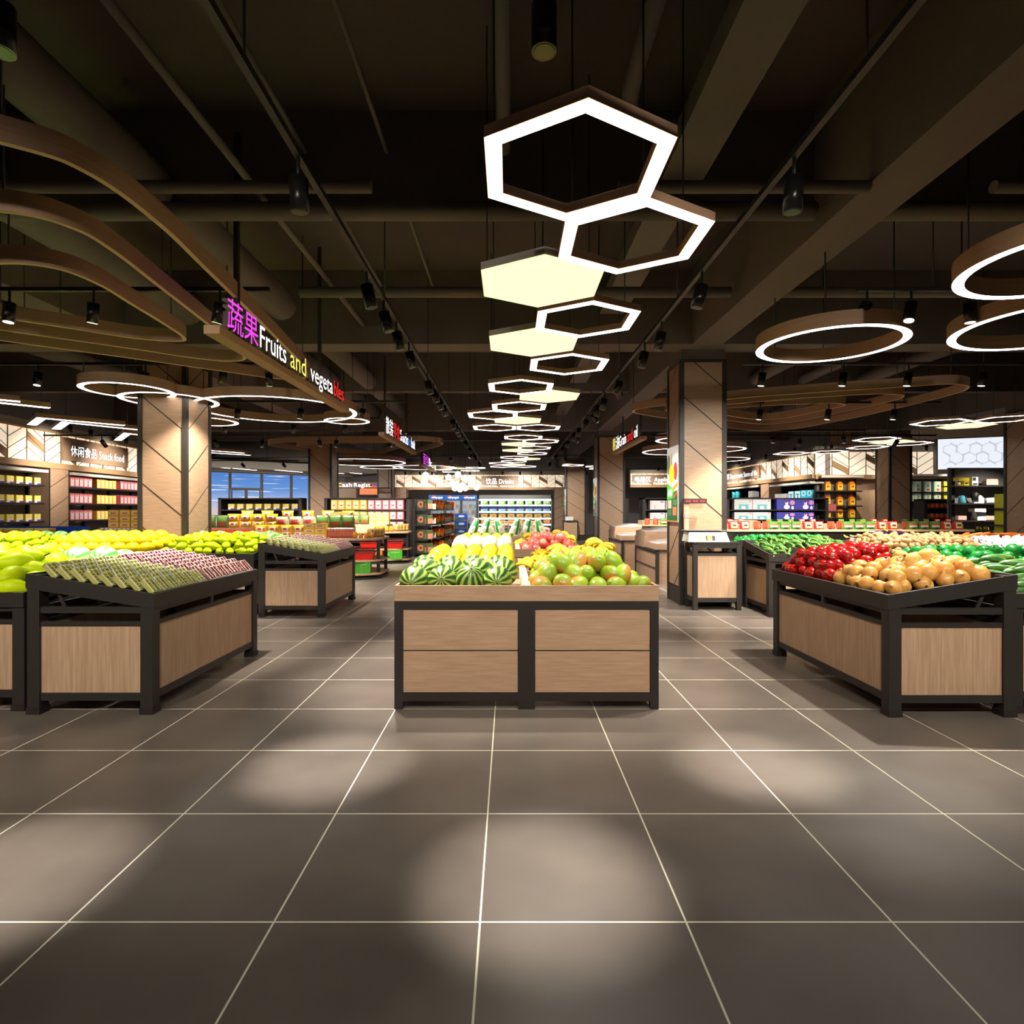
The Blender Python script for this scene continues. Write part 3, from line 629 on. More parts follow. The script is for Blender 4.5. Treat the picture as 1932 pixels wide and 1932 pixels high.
# ---------------------------------------------------------------- produce
def stripes(name, c1, c2, c3, nb, scale):
    m = bpy.data.materials.new(name); m.use_nodes = True; nt = m.node_tree; b = nt.nodes['Principled BSDF']
    tc = N(nt, 'ShaderNodeTexCoord'); sp = N(nt, 'ShaderNodeSeparateXYZ'); nt.links.new(tc.outputs['Object'], sp.inputs[0])
    at = N(nt, 'ShaderNodeMath', operation='ARCTAN2'); nt.links.new(sp.outputs[2], at.inputs[0]); nt.links.new(sp.outputs[0], at.inputs[1])
    n = N(nt, 'ShaderNodeTexNoise'); n.inputs['Scale'].default_value = scale; n.inputs['Detail'].default_value = 6; nt.links.new(tc.outputs['Object'], n.inputs['Vector'])
    m1 = N(nt, 'ShaderNodeMath', operation='MULTIPLY'); m1.inputs[1].default_value = nb; nt.links.new(at.outputs[0], m1.inputs[0])
    m2 = N(nt, 'ShaderNodeMath', operation='MULTIPLY'); m2.inputs[1].default_value = 5.5; nt.links.new(n.outputs[0], m2.inputs[0])
    ad = N(nt, 'ShaderNodeMath', operation='ADD'); nt.links.new(m1.outputs[0], ad.inputs[0]); nt.links.new(m2.outputs[0], ad.inputs[1])
    s = N(nt, 'ShaderNodeMath', operation='SINE'); nt.links.new(ad.outputs[0], s.inputs[0])
    r = N(nt, 'ShaderNodeValToRGB'); e = r.color_ramp.elements; e[0].position = .0; e[0].color = (*srgb(c1), 1); e[1].position = 1; e[1].color = (*srgb(c2), 1)
    q = e.new(.5); q.color = (*srgb(c3), 1); q = e.new(.35); q.color = (*srgb(c1), 1)
    mr = N(nt, 'ShaderNodeMapRange'); mr.inputs[1].default_value = -1; mr.inputs[2].default_value = 1; nt.links.new(s.outputs[0], mr.inputs[0]); nt.links.new(mr.outputs[0], r.inputs[0])
    nt.links.new(r.outputs[0], b.inputs['Base Color']); b.inputs['Roughness'].default_value = .35
    return m
wm_m = stripes('watermelon_rind', (38, 78, 30), (178, 196, 92), (88, 130, 48), 11, 7)
wm_l = stripes('pale_watermelon_rind', (80, 160, 72), (196, 216, 128), (136, 192, 100), 8, 4)
stem_m = mat('dry_stem', (74, 58, 36), .8)
green_stem = mat('green_stem', (86, 120, 48), .7)
def fruit(name, body, m, extra=None):
    """body MB; extra: list of (part name, MB, material)"""
    if not extra: return body.build(name, m)
    r = empty(name); body.build('body', m, r)
    for pn, b, mm in extra: b.build(pn, mm, r)
    return r
def warp(ax, k):
    def f(v):
        v = Vector(v); return v
    return f
# watermelon: long axis along y, stem end towards -y
def wmelon(m, r=.125, L=.15):
    return fruit('watermelon', MB().ball((0, 0, 0), r, L, r, 24, 14), m, [('stem', MB().tube([(0, -L+.004, 0), (.004, -L-.012, .004)], .007, 6), stem_m)])
P_WM, P_WL = Proto(wmelon(wm_m)), Proto(wmelon(wm_l, .12, .17))
def pear_body():
    def f(v):
        t = v.x/.105
        s = 1.0-.30*max(0, t)-.06*t*t; return (v.x, v.y*s, v.z*s+.012*max(0, t))
    return MB().ball((0, 0, 0), .105, .062, .062, 16, 12, f=f)
# the ball's poles lie along z; build with the long axis x by swapping
def long_ball(Lx, r, f=None, n=14, k=12, m=0, off=(0, 0, 0)):
    b = MB().ball((0, 0, 0), r, r, Lx, n, k, m); 
    vs = []
    for x, y, z in b.v:
        v = Vector((z, y, -x))
        if f: v = Vector(f(v))
        vs.append((v.x+off[0], v.y+off[1], v.z+off[2]))
    b.v = vs; return b
def pf(v):
    t = v.x/.105; s = 1.08-.36*max(0, t)**1.0-.05*(t < 0)*t*t; return (v.x, v.y*s, v.z*s)
P_PEAR = Proto(fruit('pear', long_ball(.105, .06, pf), mat('pear_skin', (200, 224, 4), .45, vary=.08, spec=.2), [('stem', MB().tube([(.1, 0, 0), (.118, .003, .006), (.13, .008, .016)], .0045, 6), black)]))
P_YM = Proto(fruit('yellow_melon', MB().ball((0, 0, 0), .115, .15, .112, 18, 12), mat('yellow_melon_skin', (240, 214, 30), .4, vary=.04), [('stem', MB().cyl((0, -.147, 0), (0, -.158, 0), .008, 6), stem_m)]))
def ribbed(r, n, d):
    def f(v):
        a = math.atan2(v.y, v.x); k = 1-d*abs(cos(a*n/2))**6; return (v.x*k, v.y*k, v.z)
    return f
P_GM = Proto(fruit('golden_melon', MB().ball((0, 0, 0), .115, .115, .10, 30, 12, f=ribbed(.1, 10, .035)), mat('golden_melon_skin', (240, 206, 10), .5, vary=.05, spec=.2), [('stem', MB().cyl((0, 0, .09), (0, 0, .112), .007, 6), stem_m)]))
P_HM = Proto(fruit('honeydew_melon', MB().ball((0, 0, 0), .13, .13, .125, 20, 12), two_tone('honeydew_skin', (226, 222, 168), (238, 236, 196), (1, 1, 1), 6, .3, .7, .45, 4, .03), [('stem', MB().cyl((0, -.12, -.04), (0, -.137, -.045), .008, 6), stem_m)]))
mango_m = two_tone('mango_skin', (136, 166, 38), (196, 118, 54), (1, 1, 1), 7, .47, .66, .33, 2, .12)
P_MG = Proto(fruit('green_mango', long_ball(.085, .066, lambda v: (v.x, v.y*.96, v.z*(1-.1*v.x/.085))), mango_m, [('stem', MB().cyl((.083, 0, 0), (.09, 0, .002), .005, 6), stem_m)]))
P_AP = Proto(fruit('red_apple', MB().ball((0, 0, 0), .085, .085, .078, 18, 12, f=lambda v: (v.x, v.y, v.z-(.016 if v.x*v.x+v.y*v.y < .0009 and v.z > 0 else 0))), two_tone('apple_skin', (214, 70, 62), (240, 160, 130), (1, 1, 1), 6, .45, .68, .35, 3, .08), [('stem', MB().cyl((0, 0, .06), (.004, 0, .085), .003, 6), stem_m)]))
def banana(L=.2, r=.019):
    pts = []; rs = []
    for k in range(11):
        t = k/10; a = (t-.5)*1.5; pts.append((L*.62*sin(a)/.68*.68, 0, .10*(cos(a)-.73))); rs.append(r*(.35 if k in (0,) else .55 if k == 10 else .85 if k in (1, 9) else 1))
    return pts, rs
def bunch():
    r = empty('banana_bunch'); pts, rs = banana()
    for i in range(5):
        b = MB(); a = R(-34+17*i); up = .006*(2-abs(i-2))
        q = []
        for p in pts:
            x = p[0]+.12; q.append((x*cos(a)-.0, x*sin(a)*.9, p[2]*1.3+.035+up*3))
        b.tube(q, 1, 8, 0, rs); b.build('banana', mat('banana_skin', (232, 190, 30), .45, vary=.06), r)
    MB().tube([(-.035, 0, .03), (-.01, 0, .028), (.02, 0, .03)], .016, 8).build('stalk', stem_m, r)
    return r
P_BB = Proto(bunch())
def grapes(m, nm, tc_):
    """clear punnet leaning on its short edge: local z is the slab normal"""
    r = empty('fruit_punnet'); w2, l2, t = .056, .07, .034
    b = MB(); b.box(-w2, w2, -l2, l2, 0, .004)
    for q in ((-w2, -w2+.005, -l2, l2), (w2-.005, w2, -l2, l2), (-w2, w2, -l2, -l2+.005), (-w2, w2, l2-.005, l2)): b.box(*q, .004, t)
    b.build('tray', mat('punnet_'+nm, tc_, .3, spec=.6), r)
    g = MB(); random.seed(3)
    for i in range(4):
        for j in range(5): g.ball((-.038+.025*i+rnd(-.003, .003), -.053+.026*j, .034+rnd(0, .006)), .0152, n=8, k=6)
    g.build(nm, m, r)
    f = MB(); 
    for i in range(2): f.box(-w2+.02+.05*i, -w2+.026+.05*i, -l2+.004, l2-.004, t+.018, t+.0195)  # two thin strips paint glints on the film; pale rims follow
    f.box(-w2, w2, l2-.010, l2, t, t+.006); f.box(-w2, w2, -l2, -l2+.008, t, t+.006); f.box(-w2, -w2+.006, -l2, l2, t, t+.005); f.build('lid_rims_and_glints', mat('lid_rim_and_glint', (240, 238, 225), .12, spec=.9), r)
    return r
P_PG = Proto(grapes(mat('green_grape_skin', (150, 150, 40), .2, coat=.5), 'grapes', (178, 172, 96))); P_PR = Proto(grapes(mat('red_berry_skin', (112, 22, 30), .2, coat=.5), 'berries', (176, 120, 118)))
P_TM = Proto(fruit('tomato', MB().ball((0, 0, 0), .062, .062, .053, 18, 10, f=ribbed(.06, 5, .03)), mat('tomato_skin', (160, 10, 5), .2, vary=.12, coat=.15), [('calyx', MB().ball((0, 0, .048), .018, .018, .005, 6, 4), green_stem)]))
P_ON = Proto(fruit('onion', MB().lathe([(.002, -.068), (.03, -.062), (.055, -.04), (.068, -.008), (.066, .02), (.048, .046), (.022, .06), (.009, .072), (.007, .086)], 18), two_tone('onion_skin', (228, 150, 64), (250, 194, 106), (14, 14, 1), 2, .3, .7, .3, 3, .1, coat=.3), [('roots', MB().ball((0, 0, -.067), .012, .012, .005, 8, 4), stem_m)]))
def curved(L, r, bend, taper=.5):
    pts = []; rs = []
    for k in range(9):
        t = k/8*2-1; pts.append((L/2*t, 0, bend*(1-t*t))); rs.append(r*(.25 if abs(t) > .99 else .8 if abs(t) > .7 else 1)*(1-taper*.15*(t+1)))
    return MB().tube(pts, 1, 8, 0, rs)
cuc_m = two_tone('cucumber_skin', (42, 96, 40), (132, 164, 70), (3, 10, 10), 3, .42, .72, .35, 2, .15)
P_CU = Proto(fruit('cucumber', curved(.21, .019, .012), cuc_m, [('tip', MB().ball((.103, 0, .001), .006, n=6, k=4), mat('cucumber_tip', (200, 200, 90), .6))]))
P_CL = Proto(fruit('cucumber', curved(.26, .027, .014), cuc_m, [('tip', MB().ball((.128, 0, .001), .008, n=6, k=4), MATS['cucumber_tip'])]))
P_PP = Proto(fruit('green_pepper', MB().ball((0, 0, 0), .062, .058, .062, 20, 10, f=ribbed(.06, 4, .14)), mat('green_pepper_skin', (24, 118, 44), .2, vary=.12, coat=.4), [('stem', MB().tube([(0, 0, .055), (.004, 0, .07), (.012, 0, .082)], .007, 6), green_stem)]))
P_PT = Proto(long_ball(.052, .038, lambda v: (v.x, v.y*1.1, v.z*.9), 12, 9).build('potato', two_tone('potato_skin', (118, 84, 44), (154, 112, 64), (1, 1, 1), 20, .3, .7, .65, 3, .1)))
P_GL = Proto(fruit('garlic_bulb', MB().lathe([(.004, -.026), (.026, -.024), (.036, -.006), (.032, .012), (.014, .028), (.006, .045)], 14), mat('garlic_skin', (238, 228, 222), .55, vary=.04), [('roots', MB().ball((0, 0, -.026), .009, .009, .004, 6, 4), stem_m)]))
P_CR = Proto(fruit('carrot', MB().tube([(-.11, 0, 0), (-.1, 0, 0), (0, 0, .004), (.09, 0, 0), (.125, 0, -.004)], 1, 10, 0, [.012, .025, .021, .009, .002]), mat('carrot_skin', (226, 112, 34), .5, vary=.08), [('crown', MB().cyl((-.112, 0, 0), (-.118, 0, 0), .008, 6), green_stem)]))
P_EG = Proto(fruit('eggplant', MB().tube([(-.19, 0, .0), (-.17, 0, .004), (-.06, 0, .02), (.06, 0, .02), (.15, 0, .03), (.17, 0, .034)], 1, 12, 0, [.008, .03, .036, .028, .02, .014]), mat('eggplant_skin', (52, 26, 52), .2, coat=.4), [('calyx', MB().tube([(.155, 0, .031), (.185, 0, .04), (.21, 0, .06)], 1, 8, 0, [.021, .014, .006]), mat('eggplant_calyx', (188, 176, 60), .6))]))
P_PK = Proto(fruit('yellow_squash', MB().ball((0, 0, 0), .085, .085, .075, 22, 12), two_tone('squash_skin', (236, 170, 76), (248, 200, 108), (1, 1, 1), 5, .3, .7, .3, 3, .08, coat=.2), [('stem', MB().cyl((0, 0, .07), (0, 0, .088), .011, 6), stem_m)]))
CATS = {}
def heap(st, P, what, where, x0, x1, y0, y1, nx, ny, layers, r, step=1.5, rot='any', jit=.3, cat=None, scale=(1, 1), lift=0, side='aisle end', minkeep=.0, mound=0, flat=False, yaw=(0, 360)):
    """rows follow the tray; every item gets its own place words"""
    cat = cat or what
    for L in range(layers):
        n_x, n_y = nx-L, ny-(L if L < 3 else 3)
        if n_x < 1 or n_y < 1: break
        for j in range(n_y):
            for i in range(n_x):
                dx, dy = (x1-x0)/nx, (y1-y0)/ny
                if L+2 < layers and 2 <= i < n_x-2 and 2 <= j < n_y-2: continue      # buried under the layers above
                x = x0+dx*(i+.5+.5*L)+rnd(-jit, jit)*dx; y = y0+dy*(j+.5+.5*L)+rnd(-jit, jit)*dy
                x = min(max(x, x0+.02), x1-.02); y = min(max(y, y0+.02), y1-.02)
                u = (x-x0)/(x1-x0); z = (tz(y) if not flat else flat)+r+lift+L*r*step+mound*sin(pi*min(max(u, 0), 1))*L
                s = rnd(*scale)
                if rot == 'any': e_ = (rnd(-.5, .5), rnd(-.5, .5), rnd(0, 6.28))
                elif rot == 'yaw': e_ = (rnd(-.15, .15), rnd(-.2, .2), R(rnd(*yaw)))
                elif rot == 'tumble': e_ = (rnd(-1.2, 1.2), rnd(-1.2, 1.2), rnd(0, 6.28))
                else: e_ = rot
                e_ = (e_[0], e_[1], e_[2]+st[1])
                lay = '' if layers == 1 else '%s layer, ' % ORD[L]
                P.put(world(st, x, y, z), e_, s, '%s, %s across, %s row, %s%s' % (what, ORD[i], ORD[j], lay, where), cat, what+' heap, '+where)
# left side
heap(B1, P_PEAR, 'pear', 'stand cut by the left frame edge', .75, 1.84, .03, .8, 6, 5, 3, .066, 1.15, 'yaw', .25, 'pear', (1.2, 1.4))
heap(B2, P_WL, 'pale watermelon', 'stand behind the near pears', .05, 1.85, .05, .9, 7, 3, 1, .10, 1.2, (0, 0, .3), .05, 'watermelon')
heap(D1, P_PEAR, 'pear', 'tray before the nearest wood column', .04, 1.47, .05, .9, 9, 5, 3, .055, 1.2, 'yaw', .25, 'pear', (.9, 1.1))
heap(D2, P_GM, 'golden melon', 'second fruit island', .08, 1.72, .06, .9, 8, 4, 2, .09, .9, 'yaw', .04, 'melon')
heap(D3, P_PEAR, 'pear', 'far tray at the left frame edge', .04, 1.77, .05, .9, 10, 5, 3, .055, 1.3, 'yaw', .25, 'pear', (.9, 1.1))
heap(D4, P_WL, 'pale watermelon', 'stand beside the nearest wood column', .05, 1.45, .05, .9, 5, 3, 1, .11, 1.2, (0, 0, .3), .05, 'watermelon')
heap(D5, P_WL, 'pale watermelon', 'stand behind the golden melons', .05, 1.85, .05, .9, 7, 3, 1, .11, 1.2, (0, 0, .3), .05, 'watermelon')
def punnets(st, P, what, where, x0, x1, nx, ny):
    D = st[3]; 
    for j in range(ny):
        for i in range(nx):
            y = .10+(D-.18)*j/(ny-1)*.97; x = x0+(x1-x0)*(i+.5)/nx
            o = P.put(world(st, x, y, tz(y)+.062), (0, 0, 0), 1, '%s punnet, %s from the corner, %s row up, %s' % (what, ORD[i], ORD[j], where), 'fruit punnet', what+' punnets, '+where)
            o.rotation_euler = (Matrix.Rotation(st[1], 3, 'Z') @ Matrix.Rotation(R(48), 3, 'X') @ Matrix.Rotation(R(rnd(-4, 4)), 3, 'Z')).to_euler()
punnets(A1, P_PG, 'green grape', 'near stand', .06, .86, 6, 8); punnets(A1, P_PR, 'red berry', 'near stand', .94, 1.84, 7, 8)
punnets(C1, P_PG, 'green grape', 'second stand', .06, .86, 6, 8); punnets(C1, P_PR, 'red berry', 'second stand', .92, 1.7, 6, 8)
# right side
heap(E1, P_TM, 'tomato', 'aisle corner stand', .05, .96, .04, .86, 8, 7, 3, .058, 1.2, 'tumble', .3, 'tomato', (.95, 1.2))
heap(E1, P_ON, 'onion', 'aisle corner stand', 1.02, 1.9, .03, .88, 6, 6, 2, .062, 1.1, 'tumble', .3, 'onion', (.85, 1.15))
for k, (x, y, z, s) in enumerate(((1.2, .45, .30, 1), (1.42, .55, .34, .95), (1.55, .32, .27, 1.05), (1.1, .68, .33, .8), (1.7, .6, .30, .9), (1.62, .78, .30, .95), (1.35, .75, .33, 1.1), (1.78, .4, .2, .8), (1.05, .3, .2, .8))):
    P_PK.put(world(E1, x, y, tz(y)+z-.17), (rnd(-1, 1), rnd(-1, 1), rnd(0, 6)), s, 'large smooth yellow squash, %s counted on top of the onion heap' % ORD[k], 'squash', 'squashes on the onion heap')
heap(F1, P_CL, 'cucumber', 'stand cut by the right frame edge', .1, .8, .05, .86, 4, 10, 4, .028, 1.45, 'yaw', .3, 'cucumber', (.95, 1.15), yaw=(-35, 15))
heap(F2, P_PP, 'green pepper', 'back of the near vegetable island', .05, 1.85, .05, .9, 12, 6, 3, .055, 1.2, 'tumble', .3, 'green pepper', (.95, 1.2))
heap(H1, P_CU, 'small cucumber', 'stand next to the weighing counter', .08, 1.54, .03, .9, 9, 11, 4, .022, 1.8, 'yaw', .4, 'cucumber', (1.0, 1.2), yaw=(-125, -60))
heap(H2, P_PT, 'potato', 'second vegetable island', .04, 1.82, .03, .9, 15, 9, 4, .04, 1.2, 'tumble', .35, 'potato', (1.05, 1.35))
heap(H3, P_GL, 'garlic bulb', 'second vegetable island', .05, 1.3, .04, .9, 14, 9, 3, .035, 1.3, 'tumble', .35, 'garlic', (1.0, 1.4))
heap(H4, P_PP, 'green pepper', 'stand behind the small cucumbers', .05, 1.55, .2, .9, 9, 5, 2, .055, 1.2, 'tumble', .3, 'green pepper', (.9, 1.1))
heap(H5, P_EG, 'eggplant', 'behind the potatoes', .25, 1.6, .5, .9, 4, 3, 3, .045, 1.5, 'yaw', .2, 'eggplant', (1, 1.3), yaw=(-15, 15))
heap(H6, P_CR, 'carrot', 'behind the garlic', .1, 1.75, .3, .9, 8, 6, 4, .03, 1.6, 'yaw', .4, 'carrot', (1.1, 1.5), yaw=(-40, 40))
# ================================================================ centre bins
def bin_unit(y0, label, D=2.66, drawers=True):
    r = empty('bin_table', (0, y0, 0), 0, label, 'bin table', 'wood and black bin tables in the middle aisle')
    X0, X1 = -.923, 1.199; xm = (X0+X1)/2; wl = .022
    # wooden rim box
    t = MB(); z0, z1 = .868, .992
    t.box(X0, X1, 0, wl, z0, z1); t.box(X0, X1, D-wl, D, z0, z1); t.box(X0, X0+wl, wl, D-wl, z0, z1); t.box(X1-wl, X1, wl, D-wl, z0, z1)
    t.box(X0+wl, X1-wl, wl, D-wl, z0, z0+.02); t.build('rim_box', wood_top, r)
    bm((xm-.035, xm+.035, wl, D-wl, z0+.02, z1-.003)).build('divider', wood_pale_lit, r)
    bm((X0+wl, xm-.035, D/2-.015, D/2+.015, z0+.02, z1-.02), (xm+.035, X1-wl, D/2-.015, D/2+.015, z0+.02, z1-.02)).build('cross_divider', wood_top, r)
    f = MB(); p = .068; 
    for a, b_ in ((X0, xm), (xm, X1)):
        for yy, s in ((0, 1), (D, -1)):
            ya, yb = (yy, yy+.05) if s > 0 else (yy-.05, yy)
            f.box(a, a+p, ya, yb, 0, z0); f.box(b_-p, b_, ya, yb, 0, z0); f.box(a+p, b_-p, ya, yb, z0-.066, z0); f.box(a+p, b_-p, ya, yb, .065, .13)
    for xx in (X0, X1-.05):
        f.box(xx, xx+.05, .05, D-.05, z0-.066, z0); f.box(xx, xx+.05, .05, D-.05, .065, .13)
        for yy in (D/3, 2*D/3): f.box(xx, xx+.05, yy-.03, yy+.03, .13, z0-.066)
    f.build('frame', dark2, r)
    for a, b_ in ((X0+p, xm-p), (xm+p, X1-p)):
        bm((a+.002, b_-.002, .012, .05, .133, .463)).build('drawer', wood_h, r); bm((a+.002, b_-.002, .012, .05, .473, .800)).build('drawer', wood_h, r)
        bm((a, b_, .02, .048, .463, .473)).build('shadow_gap', black, r)
    for xx in (X0+.012, X1-.03): bm((xx, xx+.018, .05, D-.05, .13, z0-.066)).build('side_panel', wood_top, r)
    return r
bin_unit(4.64, 'nearest bin table, holding watermelons and mangoes')
bin_unit(8.96, 'second bin table, holding honeydew melons and apples')
bin_unit(13.28, 'third bin table, holding tall green and white rice bags')
bin_unit(17.6, 'fourth bin table along the middle aisle')
BZ = .888
# watermelons
for j in range(3):
    for i in range(4):
        y = (4.84, 5.13, 5.46)[j]; x = -.795+.232*i+(.05 if j == 1 else 0); tilt = (0, -8, 0, -4)[i]; z = BZ+(.122, .16, .165)[j]
        P_WM.put((x, y, z), (R(tilt+rnd(-6, 6)+(50 if (i == 2 and j == 0) else 0)), rnd(0, 6.2), R(rnd(-8, 8))), 1.0 if j else .98, 'striped watermelon, %s across, %s row of the nearest bin' % (ORD[i], ORD[j]), 'watermelon', 'watermelons in the nearest bin')
for i in range(0):
    P_WM.put((-.66+.232*i, 5.06+.0*i, BZ+.245), (R(6), rnd(0, 6), R(rnd(-8, 8))), .92, 'striped watermelon lying on top, %s across in the nearest bin' % ORD[i], 'watermelon', 'watermelons in the nearest bin')
for i in range(0):
    P_WM.put((-.68+.24*i, 5.46, BZ+.26), (R(4), rnd(0, 6), R(rnd(-8, 8))), .92, 'striped watermelon lying on top behind, %s across in the nearest bin' % ORD[i], 'watermelon', 'watermelons in the nearest bin')
for j in range(4):
    for i in range(5):
        P_YM.put((-.80+.19*i, 6.13+.3*j, BZ+.14+.035*min(j, 1)), (R(20), 0, R(rnd(-10, 10))), (.88, 1, 1.1), 'yellow melon, %s across, %s row behind the watermelons' % (ORD[i], ORD[j]), 'melon', 'yellow melons in the nearest bin')
for i in range(0):
    P_YM.put((-.70+.195*i, 6.45, BZ+.27), (R(20), 0, R(rnd(-10, 10))), .85, 'yellow melon resting on top, %s across behind the watermelons' % ORD[i], 'melon', 'yellow melons in the nearest bin')
NB = ((0, 0), 0, 1, 1)
heap(NB, P_MG, 'green mango', 'nearest bin', .20, 1.15, 4.72, 5.90, 6, 6, 3, .08, 1.1, 'tumble', .2, 'mango', (1.12, 1.32), flat=BZ)
k = 0
for (x, y, z, a) in ((.30, 6.1, .08, 100), (.45, 6.3, .10, 10), (.8, 6.3, .05, 200), (.26, 6.5, .02, 60), (.75, 6.15, .20, 15), (.95, 6.3, .24, -20), (.7, 6.55, .24, 170), (1.0, 6.6, .20, 160), (.55, 6.8, .1, 0), (.9, 6.8, .22, 20), (.4, 7.0, .05, 90), (1.0, 7.05, .12, 180), (.66, 6.3, .12, 190), (.85, 6.45, .31, 10)):
    for q in range(2):
        P_BB.put((x+rnd(-.05, .05), y+rnd(-.05, .05), BZ+z*.62+.055*q), (rnd(-.2, .2), rnd(-.15, .15), R(a+rnd(-25, 25))), 1.15, 'yellow banana bunch, %s counted from the mangoes in the nearest bin' % ORD[k], 'bananas', 'banana bunches in the nearest bin'); k += 1
# second bin
for j in range(2):
    for i in range(4):
        P_HM.put((-.78+.235*i, 9.16+.27*j, BZ+.13+.04*j), (0, 0, rnd(-.3, .3)), 1.05, 'pale honeydew melon, %s across, %s row of the second bin' % (ORD[i], ORD[j]), 'melon', 'honeydews in the second bin')
for j in range(4):
    for i in range(5):
        P_YM.put((-.82+.19*i, 9.95+.38*j, BZ+.16), (R(30), 0, 0), .95, 'yellow melon, %s across, %s row of the second bin' % (ORD[i], ORD[j]), 'melon', 'yellow melons in the second bin')
for i in range(0):
    P_YM.put((-.72+.2*i, 9.82, BZ+.26), (R(30), 0, 0), .9, 'yellow melon on top behind the honeydews, %s across' % ORD[i], 'melon', 'yellow melons in the second bin')
heap(NB, P_AP, 'red apple', 'second bin', .2, 1.1, 9.02, 10.2, 5, 5, 3, .078, 1.15, 'tumble', .2, 'apple', (1, 1.1), flat=BZ)
k = 0
for (x, y, z, a) in ((.22, 10.35, .05, 90), (.45, 10.5, .12, 0), (.75, 10.5, .15, 10), (.6, 10.7, .22, 180), (.9, 10.8, .22, 20), (1.0, 10.5, .12, -10), (.5, 11.0, .2, 170), (.8, 11.1, .24, 0), (1.0, 11.2, .15, 60)):
    for q in range(2):
        P_BB.put((x+rnd(-.04, .04), y+rnd(-.04, .04), BZ+z*.6+.045*q), (rnd(-.2, .2), rnd(-.15, .15), R(a+rnd(-20, 20))), 1.1, 'yellow banana bunch behind the apples, %s from the front' % ORD[k], 'bananas', 'banana bunches in the second bin'); k += 1
# ================================================================ packed goods
def rc(c): return 'print_%d_%d_%d' % tuple(c)
def pm(c, rough=.4, em=0): return mat(rc(c), c, rough, emit=em)
def box_pack(name, w_, d_, h_, base, prints=(), top=None, rough=.4):
    """carton, front -y; prints: (x0,x1,z0,z1,colour) as fractions of the front"""
    mats = [pm(base, rough)]; b = MB(); b.box(-w_/2, w_/2, -d_/2, d_/2, 0, h_)
    for i, p in enumerate(prints):
        mats.append(pm(p[4], rough)); e_ = -d_/2-.0012*(i+1)
        if len(p) > 5:      # ellipse
            cx, cz, rx, rz = -w_/2+w_*(p[0]+p[1])/2, h_*(p[2]+p[3])/2, w_*(p[1]-p[0])/2, h_*(p[3]-p[2])/2
            b.slab([(cx+rx*cos(pi*k/7), cz+rz*sin(pi*k/7)) for k in range(14)], e_, -d_/2, i+1)
        else: b.slab([(-w_/2+w_*p[0], h_*p[2]), (-w_/2+w_*p[1], h_*p[2]), (-w_/2+w_*p[1], h_*p[3]), (-w_/2+w_*p[0], h_*p[3])], e_, -d_/2, i+1)
    if top: mats.append(pm(top, rough)); b.box(-w_/2+.002, w_/2-.002, -d_/2+.002, d_/2-.002, h_, h_+.002, len(mats)-1)
    return Proto(b.build(name, mats))
def pouch(name, w_, h_, t_, base, prints=(), puff=1.0, taper=0):
    """pillow bag standing upright, front -y"""
    mats = [pm(base, .28)]; b = MB(); nx, nz = 8, 8
    def pt(i, k, s):
        u, v = i/nx, k/nz; e_ = (sin(pi*u)*sin(pi*v))**.5*t_/2*puff if 0 < i < nx and 0 < k < nz else 0
        sq = 1-.06*sin(pi*v); return (-w_/2+w_*u if 0 < u < 1 else (-w_/2+w_*u)*sq, s*e_, h_*v)
    def mi(i, k):
        u, v = (i+.5)/nx, (k+.5)/nz; r = 0
        for q, p in enumerate(prints):
            if p[0] <= u <= p[1] and p[2] <= v <= p[3]: r = q+1
        return r
    for s in (-1, 1):
        for i in range(nx):
            for k in range(nz):
                q = [pt(i, k, s), pt(i+1, k, s), pt(i+1, k+1, s), pt(i, k+1, s)]
                b.add(q if s < 0 else q[::-1], [(0, 1, 2, 3)], mi(i, k) if s < 0 else 0, True)
    for p in prints: mats.append(pm(p[4], .28))
    if taper: b.v = [(x*(1-taper*(z/h_)**2.2), y, z) for x, y, z in b.v]
    b.box(-w_/2, w_/2, -.003, .003, h_-.008, h_+.006); b.box(-w_/2, w_/2, -.003, .003, -.001, .007)
    return Proto(b.build(name, mats))
def jar(name, r_, h_, body, lid, lab=None):
    o = empty(name); MB().lathe([(r_*.9, 0), (r_, r_*.2), (r_, h_*.78), (r_*.75, h_*.86)], 14).build('body', body, o)
    MB().cyl((0, 0, h_*.84), (0, 0, h_), r_*.8, 14).build('lid', lid, o)
    if lab: MB().lathe([(r_*1.01, h_*.2), (r_*1.02, h_*.22), (r_*1.02, h_*.62), (r_*1.01, h_*.64)], 14).build('paper_label', lab, o)
    return Proto(o)
def row(P, n, x, y, z, dx, dy=0, rz=0, what='', where='', cat='package', sc_=1, rx=0, start=0):
    for k in range(n):
        P.put((x+dx*k, y+dy*k, z), (R(rx), 0, R(rz)), sc_, '%s, %s along %s' % (what, ORD[k+start], where), cat, what+' '+where)

# wall shelving --------------------------------------------------
def shelf_unit(loc, rz, L, zs, label, D=.42, top=2.35, posts=3, gap=0):
    r = empty('display_shelving', (loc[0], loc[1], 0), R(rz), label, 'shelving')
    for k in range(posts):
        x = L*k/(posts-1); bm((x-.03, x+.03, D-.08, D, 0, top+.25)).build('post', black, r)
    for z in zs: bm((-.04, L+.04, 0, D-.08, z-.045, z)).build('shelf_board', black, r)
    bm((-.04, L+.04, -.1, D, top+.25, top+.33)).build('canopy', plaster, r)
    bm((0, L, D, D+.02, .1, top+.25)).build('back_panel', mat('shelf_backing', (112, 104, 102), .7), r)
    return r
a4 = R(4.5)
def LW(s, o): # point on the left wall: s metres along, o metres out from it
    return (-13.1-s*sin(a4)+o*cos(a4)+.2, 14.0+s*cos(a4)+o*sin(a4))
ZL = (1.30, 1.79, 2.27)
